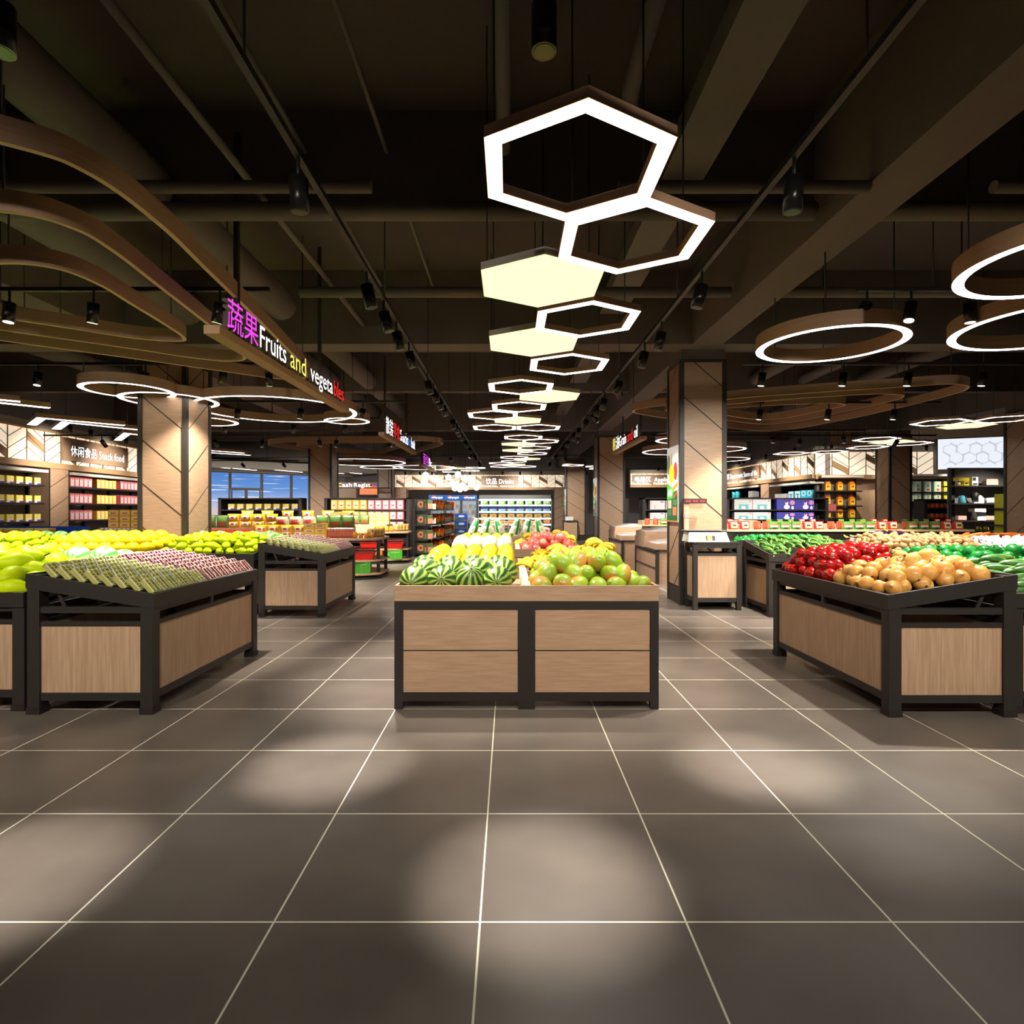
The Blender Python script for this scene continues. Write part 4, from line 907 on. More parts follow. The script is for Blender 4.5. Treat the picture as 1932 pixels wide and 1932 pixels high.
p = LW(.0, .47); u1 = shelf_unit(p, 94.5, 1.55, ZL, 'wall shelves with yellow and purple boxes at the left frame edge', D=.45, posts=2)
p = LW(2.6, .47); u2 = shelf_unit(p, 94.5, 6.3, ZL, 'long wall shelves of pink and yellow boxes beside the wall pillar', D=.45, posts=6)
PB_R = box_pack('snack_box', .19, .26, .29, (214, 92, 98), ((.14, .9, .1, .84, (244, 226, 226)), (.3, .7, .72, .8, (200, 60, 70)), (.3, .7, .3, .5, (250, 215, 214))), (240, 226, 222))
PB_Y = box_pack('snack_box', .19, .26, .27, (240, 176, 70), ((.12, .88, .04, .92, (246, 226, 130)), (.35, .65, .3, .6, (252, 240, 190))), (246, 210, 140))
PB_P = box_pack('snack_box', .23, .2, .19, (236, 206, 92), ((.03, .97, .3, .96, (246, 228, 110)), (.08, .92, .16, .44, (246, 240, 220)), (0, .45, 0, .2, (236, 228, 220)), (.45, 1, 0, .22, (120, 60, 150))), (240, 220, 150))
for k, z in enumerate(ZL):
    lv = ('lowest', 'middle', 'upper')[k]
    for i in range(5):
        q = LW(.15+.31*i, .33); PB_P.put((q[0], q[1], z), (0, 0, R(94.5)), 1, 'yellow and purple box, %s from the frame edge, %s wall shelf' % (ORD[i], lv), 'box', 'yellow and purple boxes on the left wall')
    for g in range(5):
        Pq, nm = ((PB_R, 'pink and white'), (PB_Y, 'yellow'))[g % 2]
        for i in range(5):
            q = LW(2.72+1.22*g+.2*i, .33); Pq.put((q[0], q[1], z), (0, 0, R(94.5)), 1, '%s snack box, %s of batch %s, %s shelf' % (nm, ORD[i], ('one', 'two', 'three', 'four', 'five')[g], lv), 'box', nm+' snack boxes on the left wall')
# wall pillar
def pillar(x, y, rz, wd, label, h=2.86, d=.5):
    r = empty('column', (x, y, 0), R(rz)); r['kind'] = 'structure'
    bm((0, wd, 0, d, 0, h)).build('cladding', wood_h, r); g = MB()
    for xx in (0, wd-.03): g.box(xx, xx+.03, -.01, 0, 0, h)
    for k in range(6):
        z = h-.25-.62*k
        if z-.4 > 0: g.add([(0, -.004, z-.42), (wd, -.004, z), (wd, -.004, z+.022), (0, -.004, z-.398)], [(0, 1, 2, 3)])
    g.build('groove', dark2, r); return r
p = LW(1.72, .5); pillar(p[0], p[1], 94.5, .8, 'wall pillar')

# friezes; the panel glow stands in for wall spot light ---------------------------------------------
fr_white = glow('spot_lit_glow_panel', (255, 236, 208), .75)
def frieze(x, y, rz, L, label, z0=2.98, z1=3.66, mod=.62, sign=None):
    r = empty('wall_lit_frieze', (x, y, 0), R(rz), label, 'frieze'); H = z1-z0
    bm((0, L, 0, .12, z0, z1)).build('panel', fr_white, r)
    bm((-.02, L+.02, -.10, .25, z0-.16, z0)).build('ledge', wood_sign, r); bm((-.02, L+.02, -.06, .2, z1+.05, z1+.22)).build('cornice', plaster, r); bm((-.02, L+.02, -.09, .2, z1, z1+.05)).build('trim_strip', wood_pale_lit, r)
    g = MB(); ins = MB(); n_ = int(L/mod); mod = L/n_; t = .022
    def ln(xa, za, xb, zb, th=.011):
        d = Vector((xb-xa, zb-za)).normalized(); nn = Vector((-d.y, d.x))*th
        za, zb = max(min(za, z1), z0), max(min(zb, z1), z0)
        g.add([(xa-nn.x, -.012, za-nn.y), (xb-nn.x, -.012, zb-nn.y), (xb+nn.x, -.012, zb+nn.y), (xa+nn.x, -.012, za+nn.y)], [(0, 1, 2, 3)])
    def cl(xa, za, xb, zb):
        if max(za, zb) <= z0 or min(za, zb) >= z1: return
        s = (zb-za)/(xb-xa)
        if za < z0: xa += (z0-za)/s; za = z0
        if za > z1: xa += (z1-za)/s; za = z1
        if zb < z0: xb -= (zb-z0)/s; zb = z0
        if zb > z1: xb -= (zb-z1)/s; zb = z1
        ln(xa, za, xb, zb)
    for i in range(n_+1): g.box(i*mod-.013, i*mod+.013, -.014, 0, z0, z1)
    for i in range(n_):
        up = i % 2 == 0; a, b_ = i*mod, (i+1)*mod; dz = .42*H*1.1
        for q, off in enumerate((-.05, .30, .66, 1.02)):
            za = z0+H*off; 
            if up: cl(a, za-.0, b_, za+dz)
            elif q in (1, 2, 3): cl(a, za+dz*.3, b_, za-dz*.7)
        if not up:
            s = (i//2) % 2; zz = z0+H*(.95 if s else .66); th = H*.30
            ins.add([(a, -.008, zz-th), (b_, -.008, zz-th-dz*.85), (b_, -.008, zz-dz*.85), (a, -.008, zz)], [(0, 1, 2, 3)])
    ins.v = [(a, b_, min(max(c, z0), z1)) for a, b_, c in ins.v]
    g.build('lattice', mat('frieze_line', (112, 84, 58), .5), r); ins.build('wood_inlay', wood_sign, r)
    if sign:
        xs, xe, s, h, wd = sign; b = bm((xs, xe, -.10, -.03, z0+.11, z1-.06)).build('name_board', wood_h, r)
        text(s, h, glow('sign_white', SC['white'], 2), b, ((xs+xe)/2, -.10, (z0+z1)/2-.02-h/2), (R(90), 0, 0), wd, .04, align='CENTER')
    return r
p = LW(-.9, .42); frieze(p[0], p[1], 94.5, 10.2, 'spotlit chevron frieze over the snack wall with a snack food board', sign=(3.15, 6.3, '休闲食品 Snack food', .23, 2.6), z0=2.9, z1=3.72)
frieze(-7.35, 35.2, 0, 11.1, 'spotlit chevron frieze over the drinks wall with a drinks board', z0=2.98, z1=3.72, mod=.48, sign=(5.65, 7.9, '饮品 Drinks', .28, 1.7))
frieze(6.7, 32.0, 0, 5.0, 'spotlit chevron frieze with the appliances board', z0=3.0, z1=3.6, sign=(.1, 2.75, '电器区  Appliances', .22, 2.4))
frieze(11.5, 32.0, -90, 10.2, 'spotlit chevron frieze with the department store board at the wall corner', z0=2.95, z1=3.72, mod=.5, sign=(.2, 5.6, '百货 生活馆 Department Store of life', .24, 5.1))
frieze(11.52, 21.8, 0, 6.4, 'spotlit chevron frieze over the oil bottle shelves', z0=2.92, z1=3.78, mod=.62)
# hexagon pattern lightbox
lb = empty('lightbox', (14.3, 19.3, 0), R(-25), 'white backlit box with thin hexagon lines over the appliance shelves', 'lightbox')
bm((0, 3.4, 0, .5, 2.95, 3.95)).build('panel', glow('cool_backlit', (240, 246, 255), .95), lb)
bm((-.02, 3.42, -.03, .52, 2.82, 2.95)).build('lower_frame', plaster, lb); bm((-.02, 3.42, -.01, .52, 3.95, 3.98), (-.03, 0, -.01, .5, 2.95, 3.95), (1.95, 2.0, -.02, 0, 2.95, 3.95)).build('frame', dark, lb)
g = MB(); hx = .2
for i in range(-1, 12):
    for j in range(-1, 6):
        cx, cz = i*.34+(.17 if j % 2 else 0), 3.0+j*.3
        for k in range(6):
            if (k+i) % 3 == 2: continue
            a, b_ = pi*k/3+pi/6, pi*(k+1)/3+pi/6; ax, az, bx, bz = cx+hx*cos(a), cz+hx*sin(a), cx+hx*cos(b_)*1.15, cz+hx*sin(b_)*1.15
            if min(ax, bx) < .01 or max(ax, bx) > 3.39 or min(az, bz) < 2.96 or max(az, bz) > 3.94: continue
            d = Vector((bx-ax, bz-az)).normalized(); q = Vector((-d.y, d.x))*.0035
            g.add([(ax-q.x, -.004, az-q.y), (bx-q.x, -.004, bz-q.y), (bx+q.x, -.004, bz+q.y), (ax+q.x, -.004, az+q.y)], [(0, 1, 2, 3)])
g.build('lattice', dark, lb)

# snack counters with round ends ----------------------------------
def counter(X0, X1, Y0, D, label, riser=None):
    r = empty('snack_counter', (0, 0, 0), 0, label, 'snack counter', 'round ended snack counters')
    def out(inset=0):
        pts = [(X0, Y0+inset), (X1-1.9, Y0+inset)]
        for k in range(1, 9): t = k/8*pi/2; pts.append((X1-1.9+(1.9-inset)*sin(t), Y0+.55-(.55-inset)*cos(t)))
        pts += [(X1-inset, Y0+D-.55)]
        for k in range(1, 7): t = k/6*pi/2; pts.append((X1-1.2+(1.2-inset)*cos(t), Y0+D-.55+(.55-inset)*sin(t)))
        pts += [(X0, Y0+D-inset)]; return pts
    for z in (.14, .45, .95): MB().prism(out(), z-.045, z).build('shelf_board', wood_top, r)
    MB().prism(out(.02), .0, .05).build('plinth', black, r)
    for x in (X1-.12, X1-1.3, X1-3, X1-4.6, X0+.1):
        bm((x, x+.07, Y0+.5, Y0+.57, 0, .95)).build('post', black, r); bm((x, x+.07, Y0+D-.6, Y0+D-.53, 0, .95)).build('post', black, r)
    if riser: bm((X0, X1-riser[0], Y0+.52, Y0+D-.1, .951, riser[1])).build('riser', wood_top, r)
counter(-9.6, -2.98, 13.0, 1.9, 'front round ended snack counter', (.95, 1.18)); counter(-8.4, -3.0, 16.9, 1.5, 'rear round ended snack counter', (.7, 1.16))
P_OB = box_pack('egg_pack', .42, .2, .20, (190, 74, 34), ((.3, .62, .45, .85, (226, 140, 84), 1), (.05, .95, .1, .28, (220, 128, 88)), (0, 1, .92, 1, (206, 40, 26))), (206, 60, 36))
P_YP = pouch('bread_pack', .30, .19, .16, (238, 176, 34), ((.3, .7, .25, .7, (226, 214, 190)), (.4, .62, .35, .6, (196, 40, 34)), (.75, .9, .2, .6, (180, 110, 50))))
P_YB = box_pack('biscuit_box', .24, .2, .115, (232, 172, 52), ((.08, .92, .2, .8, (230, 208, 160)), (.25, .75, .35, .55, (186, 84, 40))), (244, 190, 60))
P_RP = pouch('candy_bag', .30, .26, .12, (176, 182, 140), ((.1, .9, .1, .35, (206, 70, 50)), (.1, .9, .35, .75, (160, 150, 110)), (.3, .7, .4, .7, (186, 60, 60))))
P_GP = pouch('green_snack_bag', .30, .29, .14, (96, 104, 58), ((.1, .9, .55, .9, (84, 130, 56)), (.25, .8, .15, .55, (176, 84, 44))))
P_TR = jar('sausage_tube', .042, .23, mat('sausage_red', (168, 74, 60), .35), mat('tube_cap', (230, 226, 220), .5), mat('tube_label', (206, 120, 96), .5))
P_AJ = jar('amber_jar', .085, .20, mat('amber_jar_body', (196, 112, 34), .2), mat('gold_lid', (226, 176, 60), .3), mat('amber_label', (216, 140, 40), .5))
P_ZP = pouch('zigzag_pouch', .17, .22, .09, (170, 134, 76), ((.1, .5, .2, .5, (220, 190, 90)), (.5, .9, .5, .85, (90, 84, 64)), (.2, .7, .6, .8, (226, 150, 40))))
P_RB = Proto(MB().add([(-.24, -.15, 0), (.24, -.15, 0), (.24, .15, 0), (-.24, .15, 0), (-.30, -.19, .2), (.30, -.19, .2), (.30, .19, .2), (-.30, .19, .2)], [(3,2,1,0),(0,1,5,4),(1,2,6,5),(2,3,7,6),(3,0,4,7),(4,5,6,7)]).box(-.31, .31, -.2, .2, .17, .2, 1).box(-.3, .3, -.19, .19, .23, .26, 1).build('red_basket', [mat('red_box', (214, 34, 20), .35), mat('red_box_dark', (120, 26, 24), .4)]))
P_CO = box_pack('gift_carton', .42, .3, .27, (224, 110, 30), ((.35, .75, .1, .4, (252, 210, 120), 1), (.3, .8, .3, .5, (226, 120, 40), 1), (.2, .8, .7, .8, (240, 160, 80))), (200, 90, 30))
P_CG = box_pack('gift_carton', .42, .3, .27, (70, 150, 44), ((0, .1, 0, 1, (110, 190, 80)), (.5, .52, 0, 1, (96, 176, 70)), (.2, .8, .72, .8, (120, 200, 90))), (60, 130, 40))
F = 'the front snack counter edge'; U = 'the riser of the front snack counter'
row(P_OB, 3, -6.85, 13.12, .951, .43, what='orange egg pack', where=F)
for q in range(2): row(P_YP, 4, -5.66, 13.16, .951+.12*q, .29, what='yellow bread pack %s' % ('below', 'on top')[q], where=F, cat='bread pack')
for q in range(3): row(P_YB, 3+(q < 2), -4.72+(.0), 13.16+(.0), .951+.116*q-.0, .245, what='yellow biscuit box in %s tier' % ORD[q], where=F, cat='biscuit box') if False else None
for q in range(3): row(P_YB, 2, -4.53-.0, 13.18, .951+.116*q, .0+.245, what='yellow biscuit box in the %s tier' % ORD[q], where=F, cat='biscuit box')
row(P_TR, 9, -4.13, 13.22, .951, .062, .012, what='red sausage tube', where=F, cat='tube')
row(P_TR, 9, -4.13, 13.36, .951, .062, .012, what='red sausage tube behind', where=F, cat='tube')
row(P_AJ, 3, -3.53+.0, 13.34, .951, .135, .06, what='amber snack jar', where=F, cat='jar') if False else None
for i in range(4): P_AJ.put((-3.56+.09*i*1.3, 13.33+.06*i, .951), (0, 0, 0), .62 if i else .7, 'amber snack jar on the counter curve, %s from the tubes' % ORD[i], 'jar', 'amber snack jars')
for i in range(5): P_ZP.put((-3.24+.045*i, 13.50+.12*i, .951), (0, 0, R(20+12*i)), .9, 'patterned pouch at the counter tip, %s around the curve' % ORD[i], 'pouch', 'patterned pouches')
row(P_GP, 2, -7.05, 13.62, 1.181, .3, what='green snack bag', where='the far end of the riser', cat='snack bag')
for q in range(2): row(P_YP, 4, -6.52, 13.68, 1.181+.15*q, .30, what='yellow bread pack %s' % ('below', 'on top')[q], where=U, cat='bread pack', sc_=(1, 1, .9))
row(P_RP, 3, -5.62+.24, 13.66, 1.181, .32, what='clear candy bag', where=U, cat='candy bag')
row(P_GP, 3, -4.95+.52, 13.7, 1.181, .30, rz=12, what='green snack bag', where=U, cat='snack bag')
for q in range(3): row(P_YB, 3, -3.75-.5+.0+.6, 14.1, 1.181+.1*q-.0, -.25, what='yellow biscuit box in the %s tier' % ORD[q], where='the near end of the riser', cat='biscuit box', sc_=(1, 1, .86)) if False else None
for q in range(3): row(P_YB, 2, -4.36+.2, 13.9, 1.181+.116*q, .25, what='yellow biscuit box in the %s tier' % ORD[q], where='the end of the riser', cat='biscuit box')
row(P_YP, 6, -6.5, 14.35, 1.39, .5, what='yellow bread pack tilted behind', where=U, cat='bread pack'); 
tag(bm((-7.2, -3.9, 14.25, 14.6, 1.182, 1.385)).build('display_step', wood_top), 'low wooden step behind the packs on the snack counter', 'display step')
# left part of the front counter, left of the wood column
row(P_TR, 8, -9.3, 13.2, .951, .1, what='red and white tube', where='the snack counter left of the column', cat='tube')
for q in range(3): row(P_YB, 4, -9.35, 13.75, 1.181+.14*q, .27, what='orange biscuit box in the %s tier' % ORD[q], where='the riser left of the column', cat='biscuit box', sc_=(1.05, 1, 1.2))
for q, z in ((0, .451),):
    for i in range(3): P_RB.put((-3.42-.72*i, 13.45, z), (0, 0, R(6)), 1, 'red plastic basket on the middle shelf, %s from the tip of the front counter' % ORD[i], 'basket', 'red baskets, front counter')
P_CG.put((-3.42, 13.4, .141), (0, 0, R(8)), 1, 'green gift carton at the tip of the front counter', 'carton'); P_CG.put((-3.72, 13.75, .141), (0, 0, 0), 1, 'green gift carton set back in the front counter', 'carton')
P_CO.put((-4.05, 13.3, .141), (0, 0, 0), 1, 'orange gift carton with a pale bowl on the front counter bottom shelf', 'carton'); P_CO.put((-4.55, 13.3, .141), (0, 0, 0), 1, 'orange gift carton half hidden behind the punnet stand', 'carton')
for i in range(2): P_RB.put((-3.45-.7*i, 17.3, .451), (0, 0, R(4)), 1, 'red plastic basket on the rear counter, %s from its tip' % ORD[i], 'basket', 'red baskets, rear counter')
P_CG.put((-3.4, 17.25, .141), (0, 0, R(6)), 1, 'green gift carton at the tip of the rear counter', 'carton'); P_CG.put((-3.75, 17.6, .141), (0, 0, 0), 1, 'green gift carton set back in the rear counter', 'carton')
P_CO.put((-3.95, 17.15, .141), (0, 0, 0), 1, 'orange gift carton with a pale bowl beside the green one, rear counter', 'carton'); P_CO.put((-4.4, 17.15, .141), (0, 0, 0), 1, 'second orange gift carton on the rear counter', 'carton')
for i in range(4): P_AJ.put((-3.95+.14*i, 17.22+.03*i, .951), (0, 0, 0), .85, 'amber snack jar on the rear counter, %s toward the tip' % ORD[i], 'jar', 'amber snack jars, rear counter')
for i in range(4): P_ZP.put((-3.38+.08*i, 17.4+.1*i, .951), (0, 0, R(15+12*i)), 1, 'patterned pouch on the rear counter, %s toward the tip' % ORD[i], 'pouch', 'patterned pouches, rear counter')
row(P_GP, 2, -4.7, 17.6, 1.161, .3, what='green snack bag', where='the rear counter riser', cat='snack bag')
for q in range(3): row(P_YB, 3, -4.45+.3, 17.62, 1.161+.116*q, .2, what='small yellow box in the %s tier' % ORD[q], where='the rear counter riser', cat='biscuit box', sc_=(.8, 1, 1)) 

# freezer and white counter at the left ---------------------------------
fz = empty('chest_freezer', (-13.2, 12.4, 0), 0, 'chest freezer with a blue rim and yellow packs at the left edge', 'freezer')
bm((0, 4.6, 0, .9, .05, 1.05)).build('body', plaster, fz); bm((-.02, 3.55, -.02, .92, 1.05, 1.06), (-.02, 3.55, .84, .92, 1.06, 1.22)).build('blue_rim', mat('freezer_blue', (34, 74, 160), .4), fz)
P_FY = box_pack('frozen_pack', .3, .2, .14, (206, 156, 40), ((.0, 1, .55, 1, (240, 214, 110)),), (246, 234, 190))
row(P_FY, 10, -13.0, 12.5, 1.061, .33, what='yellow frozen pack', where='the chest freezer', cat='frozen pack')
tag(MB().slab([(0, 0), (1.0, 0), (1.0, 1.16), (.25, 1.16), (0, .98)], 0, .6).build('slanted_counter', mat('grey_counter', (150, 146, 128), .5), None, (-8.9, 12.0, 0)), 'pale grey counter with a slanted end left of the nearest wood column', 'counter')

# free standing dark shelves ----------------------------------------
def gondola(x0, x1, y, label, zs=(.5, .95, 1.28, 1.61), top=2.0, D=.5, name='free_standing_shelf'):
    r = empty(name, (x0, y, 0), 0, label, 'shelving'); W_ = x1-x0
    bm((0, .1, 0, D, 0, top), (W_-.1, W_, 0, D, 0, top), (0, W_, 0, D, top-.04, top), (0, W_, 0, D, 0, .12)).build('carcass', dark2, r)
    bm((.1, W_-.1, D-.02, D, .12, top-.04)).build('back_panel', black, r)
    for z in zs: bm((.1, W_-.1, 0, D-.02, z-.04, z)).build('shelf_board', dark2, r)
    return r
gondola(-9.75, -6.95, 19.35, 'dark shelf of yellow and purple boxes before the shop windows'); gondola(-6.15, -3.32, 19.2, 'dark shelf of tall yellow and pink boxes beside the bread racks')
row(PB_P, 8, -9.38, 19.6, 1.611, .306, what='yellow and purple box', where='the dark shelf before the shop windows', cat='box', sc_=(.92, 1, 1))
P_TY = box_pack('tall_box', .235, .2, .32, (238, 176, 64), ((.0, .84, .0, 1, (248, 226, 120)), (.1, .75, .15, .85, (254, 244, 190)), (.3, .6, .35, .5, (226, 150, 90))), (250, 230, 150))
P_TP = box_pack('tall_box', .235, .2, .32, (208, 70, 90), ((.04, .84, .04, .96, (240, 190, 196)), (.12, .76, .14, .86, (252, 240, 240)), (.3, .6, .35, .5, (214, 90, 100))), (240, 200, 200))
for z, lv in ((1.611, 'top'), (1.281, 'second')):
    row(P_TY, 5, -5.83, 19.38, z, .243, what='tall yellow box', where='the %s board beside the bread racks' % lv, cat='box', sc_=(1, 1, 1 if z > 1.5 else .85))
    row(P_TP, 5, -4.6, 19.38, z, .243, what='tall pink box', where='the %s board beside the bread racks' % lv, cat='box', sc_=(1, 1, 1 if z > 1.5 else .85))
row(P_TP, 5, -4.6, 19.38, .951, .243, what='tall pink box', where='the third board beside the bread racks', cat='box', sc_=(1, 1, .85))
# right free standing shelves
gondola(4.45, 5.6, 19.3, 'dark shelf of white and pink cartons seen between the two near columns'); gondola(7.25, 10.65, 19.3, 'dark shelf of white, teal and purple cartons behind the packet counter')
P_WC = box_pack('white_carton', .5, .24, .30, (226, 214, 220), ((.1, 1, .0, 1, (246, 244, 246)), (.7, .92, .8, .9, (110, 130, 180)), (.3, .34, .1, .5, (150, 160, 170))), (240, 238, 240))
P_TC = box_pack('tissue_carton', .6, .24, .34, (230, 232, 234), ((.25, .78, .05, .5, (110, 206, 216)), (.4, .62, .05, .36, (236, 250, 250)), (.85, .92, .8, .9, (200, 90, 90))), (240, 240, 240))
P_PC = box_pack('purple_carton', .62, .24, .34, (66, 66, 170), ((.38, .7, .02, .5, (246, 244, 252), 1), (.45, .62, .45, .85, (250, 236, 240), 1), (.45, .58, .66, .95, (110, 50, 110), 1), (.7, .98, .45, .9, (226, 150, 200), 1), (.78, .92, .0, .35, (244, 240, 250), 1)), (120, 110, 200))
for z, lv in ((1.611, 'top'), (1.281, 'second')):
    row(P_WC, 2, 4.95, 19.45, z, .53, what='white carton', where='the %s board between the near columns' % lv, cat='carton', sc_=(1, 1, 1 if z > 1.5 else .75))
    row(P_TC, 2, 7.82, 19.45, z, .62, what='white tissue carton with a teal print', where='the %s board' % lv, cat='carton', sc_=(1, 1, 1 if z > 1.5 else .7))
    row(P_PC, 2, 9.25, 19.45, z, .63, what='purple carton with a printed figure', where='the %s board' % lv, cat='carton', sc_=(1, 1, 1 if z > 1.5 else .7))
tag(bm((0, .12, 0, .4, 0, 2.0)).build('dark_post_unit', dark2, None, (4.05, 20.2, 0)), 'dark upright cabinet end beside the second column', 'cabinet')
# bread racks running away
br = empty('bread_rack', (-3.28, 19.8, 0), 0, 'black bread rack running away beside the dark shelf', 'rack')
bm((-.45, -.38, 0, 7.2, 0, 2.0), (-.38, .06, 0, .05, 0, 1.98)).build('back', dark2, br)
for z in (.12, .58, 1.10, 1.62): bm((-.38, .42, .06, 1.2, z-.05, z), (-.38, .72, 1.2, 7.2, z-.05, z)).build('shelf_board', black, br)
P_CK = empty('cookie_box'); bm((-.13, .13, -.05, .05, 0, .34)).build('carton', mat('cookie_box_green', (58, 66, 44), .4), P_CK)
MB().cyl((0, -.051, .17), (0, -.056, .17), .115, 18).build('printed_cookie', mat('cookie_print', (222, 134, 96), .4), P_CK); MB().cyl((0, -.057, .17), (0, -.059, .17), .045, 14).build('printed_centre', mat('cookie_dark', (120, 34, 26), .4), P_CK); P_CK = Proto(P_CK)
P_CN = Proto(bm((-.13, .13, -.05, .05, 0, .34)).build('cookie_box', MATS['cookie_box_green'])); P_CV = Proto(bm((-.13, .13, -.04, .04, 0, .33), (-.12, .12, -.05, -.04, .02, .2, 1)).build('cookie_box', [mat('cookie_box_olive', (90, 104, 66), .4), mat('cookie_box_pink', (226, 150, 124), .4)]))
P_BR = pouch('bread_bag', .26, .34, .14, (232, 124, 48), ((.1, .9, .05, .5, (250, 190, 70)), (.2, .8, .8, .95, (220, 60, 50))), 1.1)
P_PC2 = box_pack('price_card', .34, .012, .20, (238, 232, 214))
for li, z in enumerate((.121, .581, 1.101, 1.621)):
    lv = ('bottom', 'second', 'third', 'top')[li]
    for rep, y in enumerate((19.95, 24.0)):
        wh = ('near', 'far')[rep]
        for i in range(4): (P_CN, P_CK, P_CV, P_CV)[i].put((-3.22+(.0, .17, .36, .46)[i]+(0 if rep == 0 else .12), y, z), (0, 0, R((62, 0, 55, 55)[i])), 1, '%s cookie box, %s of the %s set, %s rack board' % (('plain green', 'round print', 'pink and olive', 'pink and olive')[i], ORD[i], wh, lv), 'cookie box', 'cookie boxes on the bread rack')
        P_PC2.put((-2.86 if rep == 0 else -2.7, y+1.25, z), (0, 0, 0), 1, 'white price card, %s set, %s board of the bread rack' % (wh, lv), 'price card', 'price cards on the bread rack')
        for i in range(4): P_BR.put((-3.0+.13*i, y+1.75+.1*i, z), (0, R(10), R(-38)), 1, 'orange bread bag, %s of the %s set, %s rack board' % (ORD[i], wh, lv), 'bread bag', 'bread bags on the bread rack')
# ================================================================ drinks wall
def fridge(x, k):
    r = empty('drinks_fridge', (x, 35.3, 0), 0, 'drinks refrigerator with a blue logo header, %s of the three' % ('first', 'middle', 'last')[k], 'refrigerator', 'blue headed drinks refrigerators'); W_ = .98
    bm((0, .05, 0, .8, 0, 2.5), (W_-.05, W_, 0, .8, 0, 2.5), (0, W_, .72, .8, 0, 2.5), (0, W_, 0, .8, 0, .5), (0, W_, 0, .72, 2.2, 2.5)).build('cabinet', mat('fridge_grey', (64, 66, 70), .4), r)
    h = bm((0, W_, -.03, 0, 2.22, 2.5)).build('header', mat('header_blue', (10, 78, 160), .35, emit=.5), r)
    def disc(c, f):
        pts = [(W_*.3+.12*cos(t), 2.36+.12*sin(t)) for t in f]; MB().slab(pts, -.036, -.03).build('logo', mat('logo_%d_%d_%d' % c, c, .4, emit=.7), h)
    n_ = 12
    disc((250, 250, 250), [2*pi*q/24 for q in range(24)]); 
    MB().slab([(W_*.3+.118*cos(t), 2.36+.118*sin(t)) for t in [R(28)+R(152)*q/n_ for q in range(n_+1)]], -.038, -.03).build('logo', mat('logo_red', (224, 22, 54), .4, emit=.6), h)
    MB().slab([(W_*.3+.118*cos(t), 2.36+.118*sin(t)) for t in [R(205)+R(130)*q/n_ for q in range(n_+1)]], -.038, -.03).build('logo', mat('logo_blue', (20, 90, 190), .4, emit=.6), h)
    text('pepsi', .13, glow('sign_white', SC['white'], 1), h, (W_*.46, -.036, 2.30), (R(90), 0, 0), .38, .01)
    for z in (.55, .95, 1.35, 1.72): bm((.05, W_-.05, .05, .7, z-.02, z)).build('wire_shelf', mat('shelf_grey', (130, 134, 138), .4), r)
    bm((.05, W_-.05, .62, .64, .5, 2.2)).build('lit_back', glow('fridge_light', (200, 220, 240), .35), r)
    d = bm((.03, .07, -.02, .02, .5, 2.2), (W_-.07, W_-.03, -.02, .02, .5, 2.2), (.07, W_-.07, -.02, .02, 2.16, 2.2), (.07, W_-.07, -.02, .02, .5, .54)).build('door_frame', mat('fridge_frame', (90, 92, 94), .35), r)
    MB().box(.07, W_-.07, -.004, .004, .54, 2.16).build('door_glass', mat('door_glass', (235, 245, 250), .05, alpha=.12), d)
    bm((W_-.1, W_-.085, -.06, -.045, 1.0, 1.6)).build('handle', chrome_b, d)
for k in range(3): fridge(-4.92+.99*k, k)
bcol = [((60, 120, 200), (240, 240, 245)), ((230, 150, 40), (240, 220, 200)), ((90, 40, 30), (200, 40, 40)), ((70, 150, 160), (240, 240, 240)), ((90, 60, 140), (230, 230, 240))]
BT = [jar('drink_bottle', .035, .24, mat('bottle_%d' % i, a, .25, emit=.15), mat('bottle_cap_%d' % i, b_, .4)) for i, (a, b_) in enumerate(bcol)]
for f_ in range(3):
    for li, z in enumerate((.551, .951, 1.351, 1.721)):
        for i in range(9):
            BT[(i//2+li+f_) % 5].put((-4.92+.99*f_+.13+.09*i, 35.42, z), (0, 0, 0), 1, 'drink bottle %s along, %s board, %s refrigerator' % (ORD[i], ('bottom', 'second', 'third', 'top')[li], ('first', 'middle', 'last')[f_]), 'bottle', 'bottles in the drinks refrigerators')
ch = empty('open_chiller', (-1.93, 35.3, 0), 0, 'open chilled wall case with brightly lit shelves of packs', 'chiller'); W_ = 4.55
bm((0, .08, 0, .9, 0, 2.5), (W_-.08, W_, 0, .9, 0, 2.5), (0, W_, 0, .9, 2.28, 2.5), (0, W_, 0, .9, 0, .4)).build('cabinet', mat('chiller_grey', (120, 124, 124), .35), ch)
bm((.08, W_-.08, .85, .9, .4, 2.28)).build('back_panel', mat('chiller_back', (150, 156, 160), .5), ch)
for z in (.75, 1.12, 1.52, 1.93): 
    s_ = bm((.08, W_-.08, .1, .85, z-.06, z)).build('shelf_board', mat('chiller_shelf', (220, 226, 232), .4), ch); bm((.08, W_-.08, .085, .1, z-.1, z-.02)).build('light_strip', glow('cool_strip', (226, 240, 255), 3), s_)
bm((.08, W_-.08, .1, .2, 2.16, 2.26)).build('light_strip', glow('cool_strip', (226, 240, 255), 3), ch)
CP = [box_pack('yogurt_pack', .42, .2, .26, (206, 214, 190), ((.3, 1, .0, .8, (130, 190, 90)), (.4, .75, .2, .7, (236, 214, 160), 1))), box_pack('milk_pack', .42, .2, .22, (190, 206, 226), ((0, 1, .6, 1, (30, 60, 150)), (.4, 1, .05, .5, (100, 190, 220)))), box_pack('cheese_pack', .42, .2, .24, (180, 160, 90), ((.0, 1, .2, .75, (226, 176, 60)), (.3, .8, .3, .6, (200, 90, 40)))), box_pack('juice_pack', .42, .2, .26, (226, 120, 70), ((.1, .9, .3, .8, (240, 190, 80)),)), ]
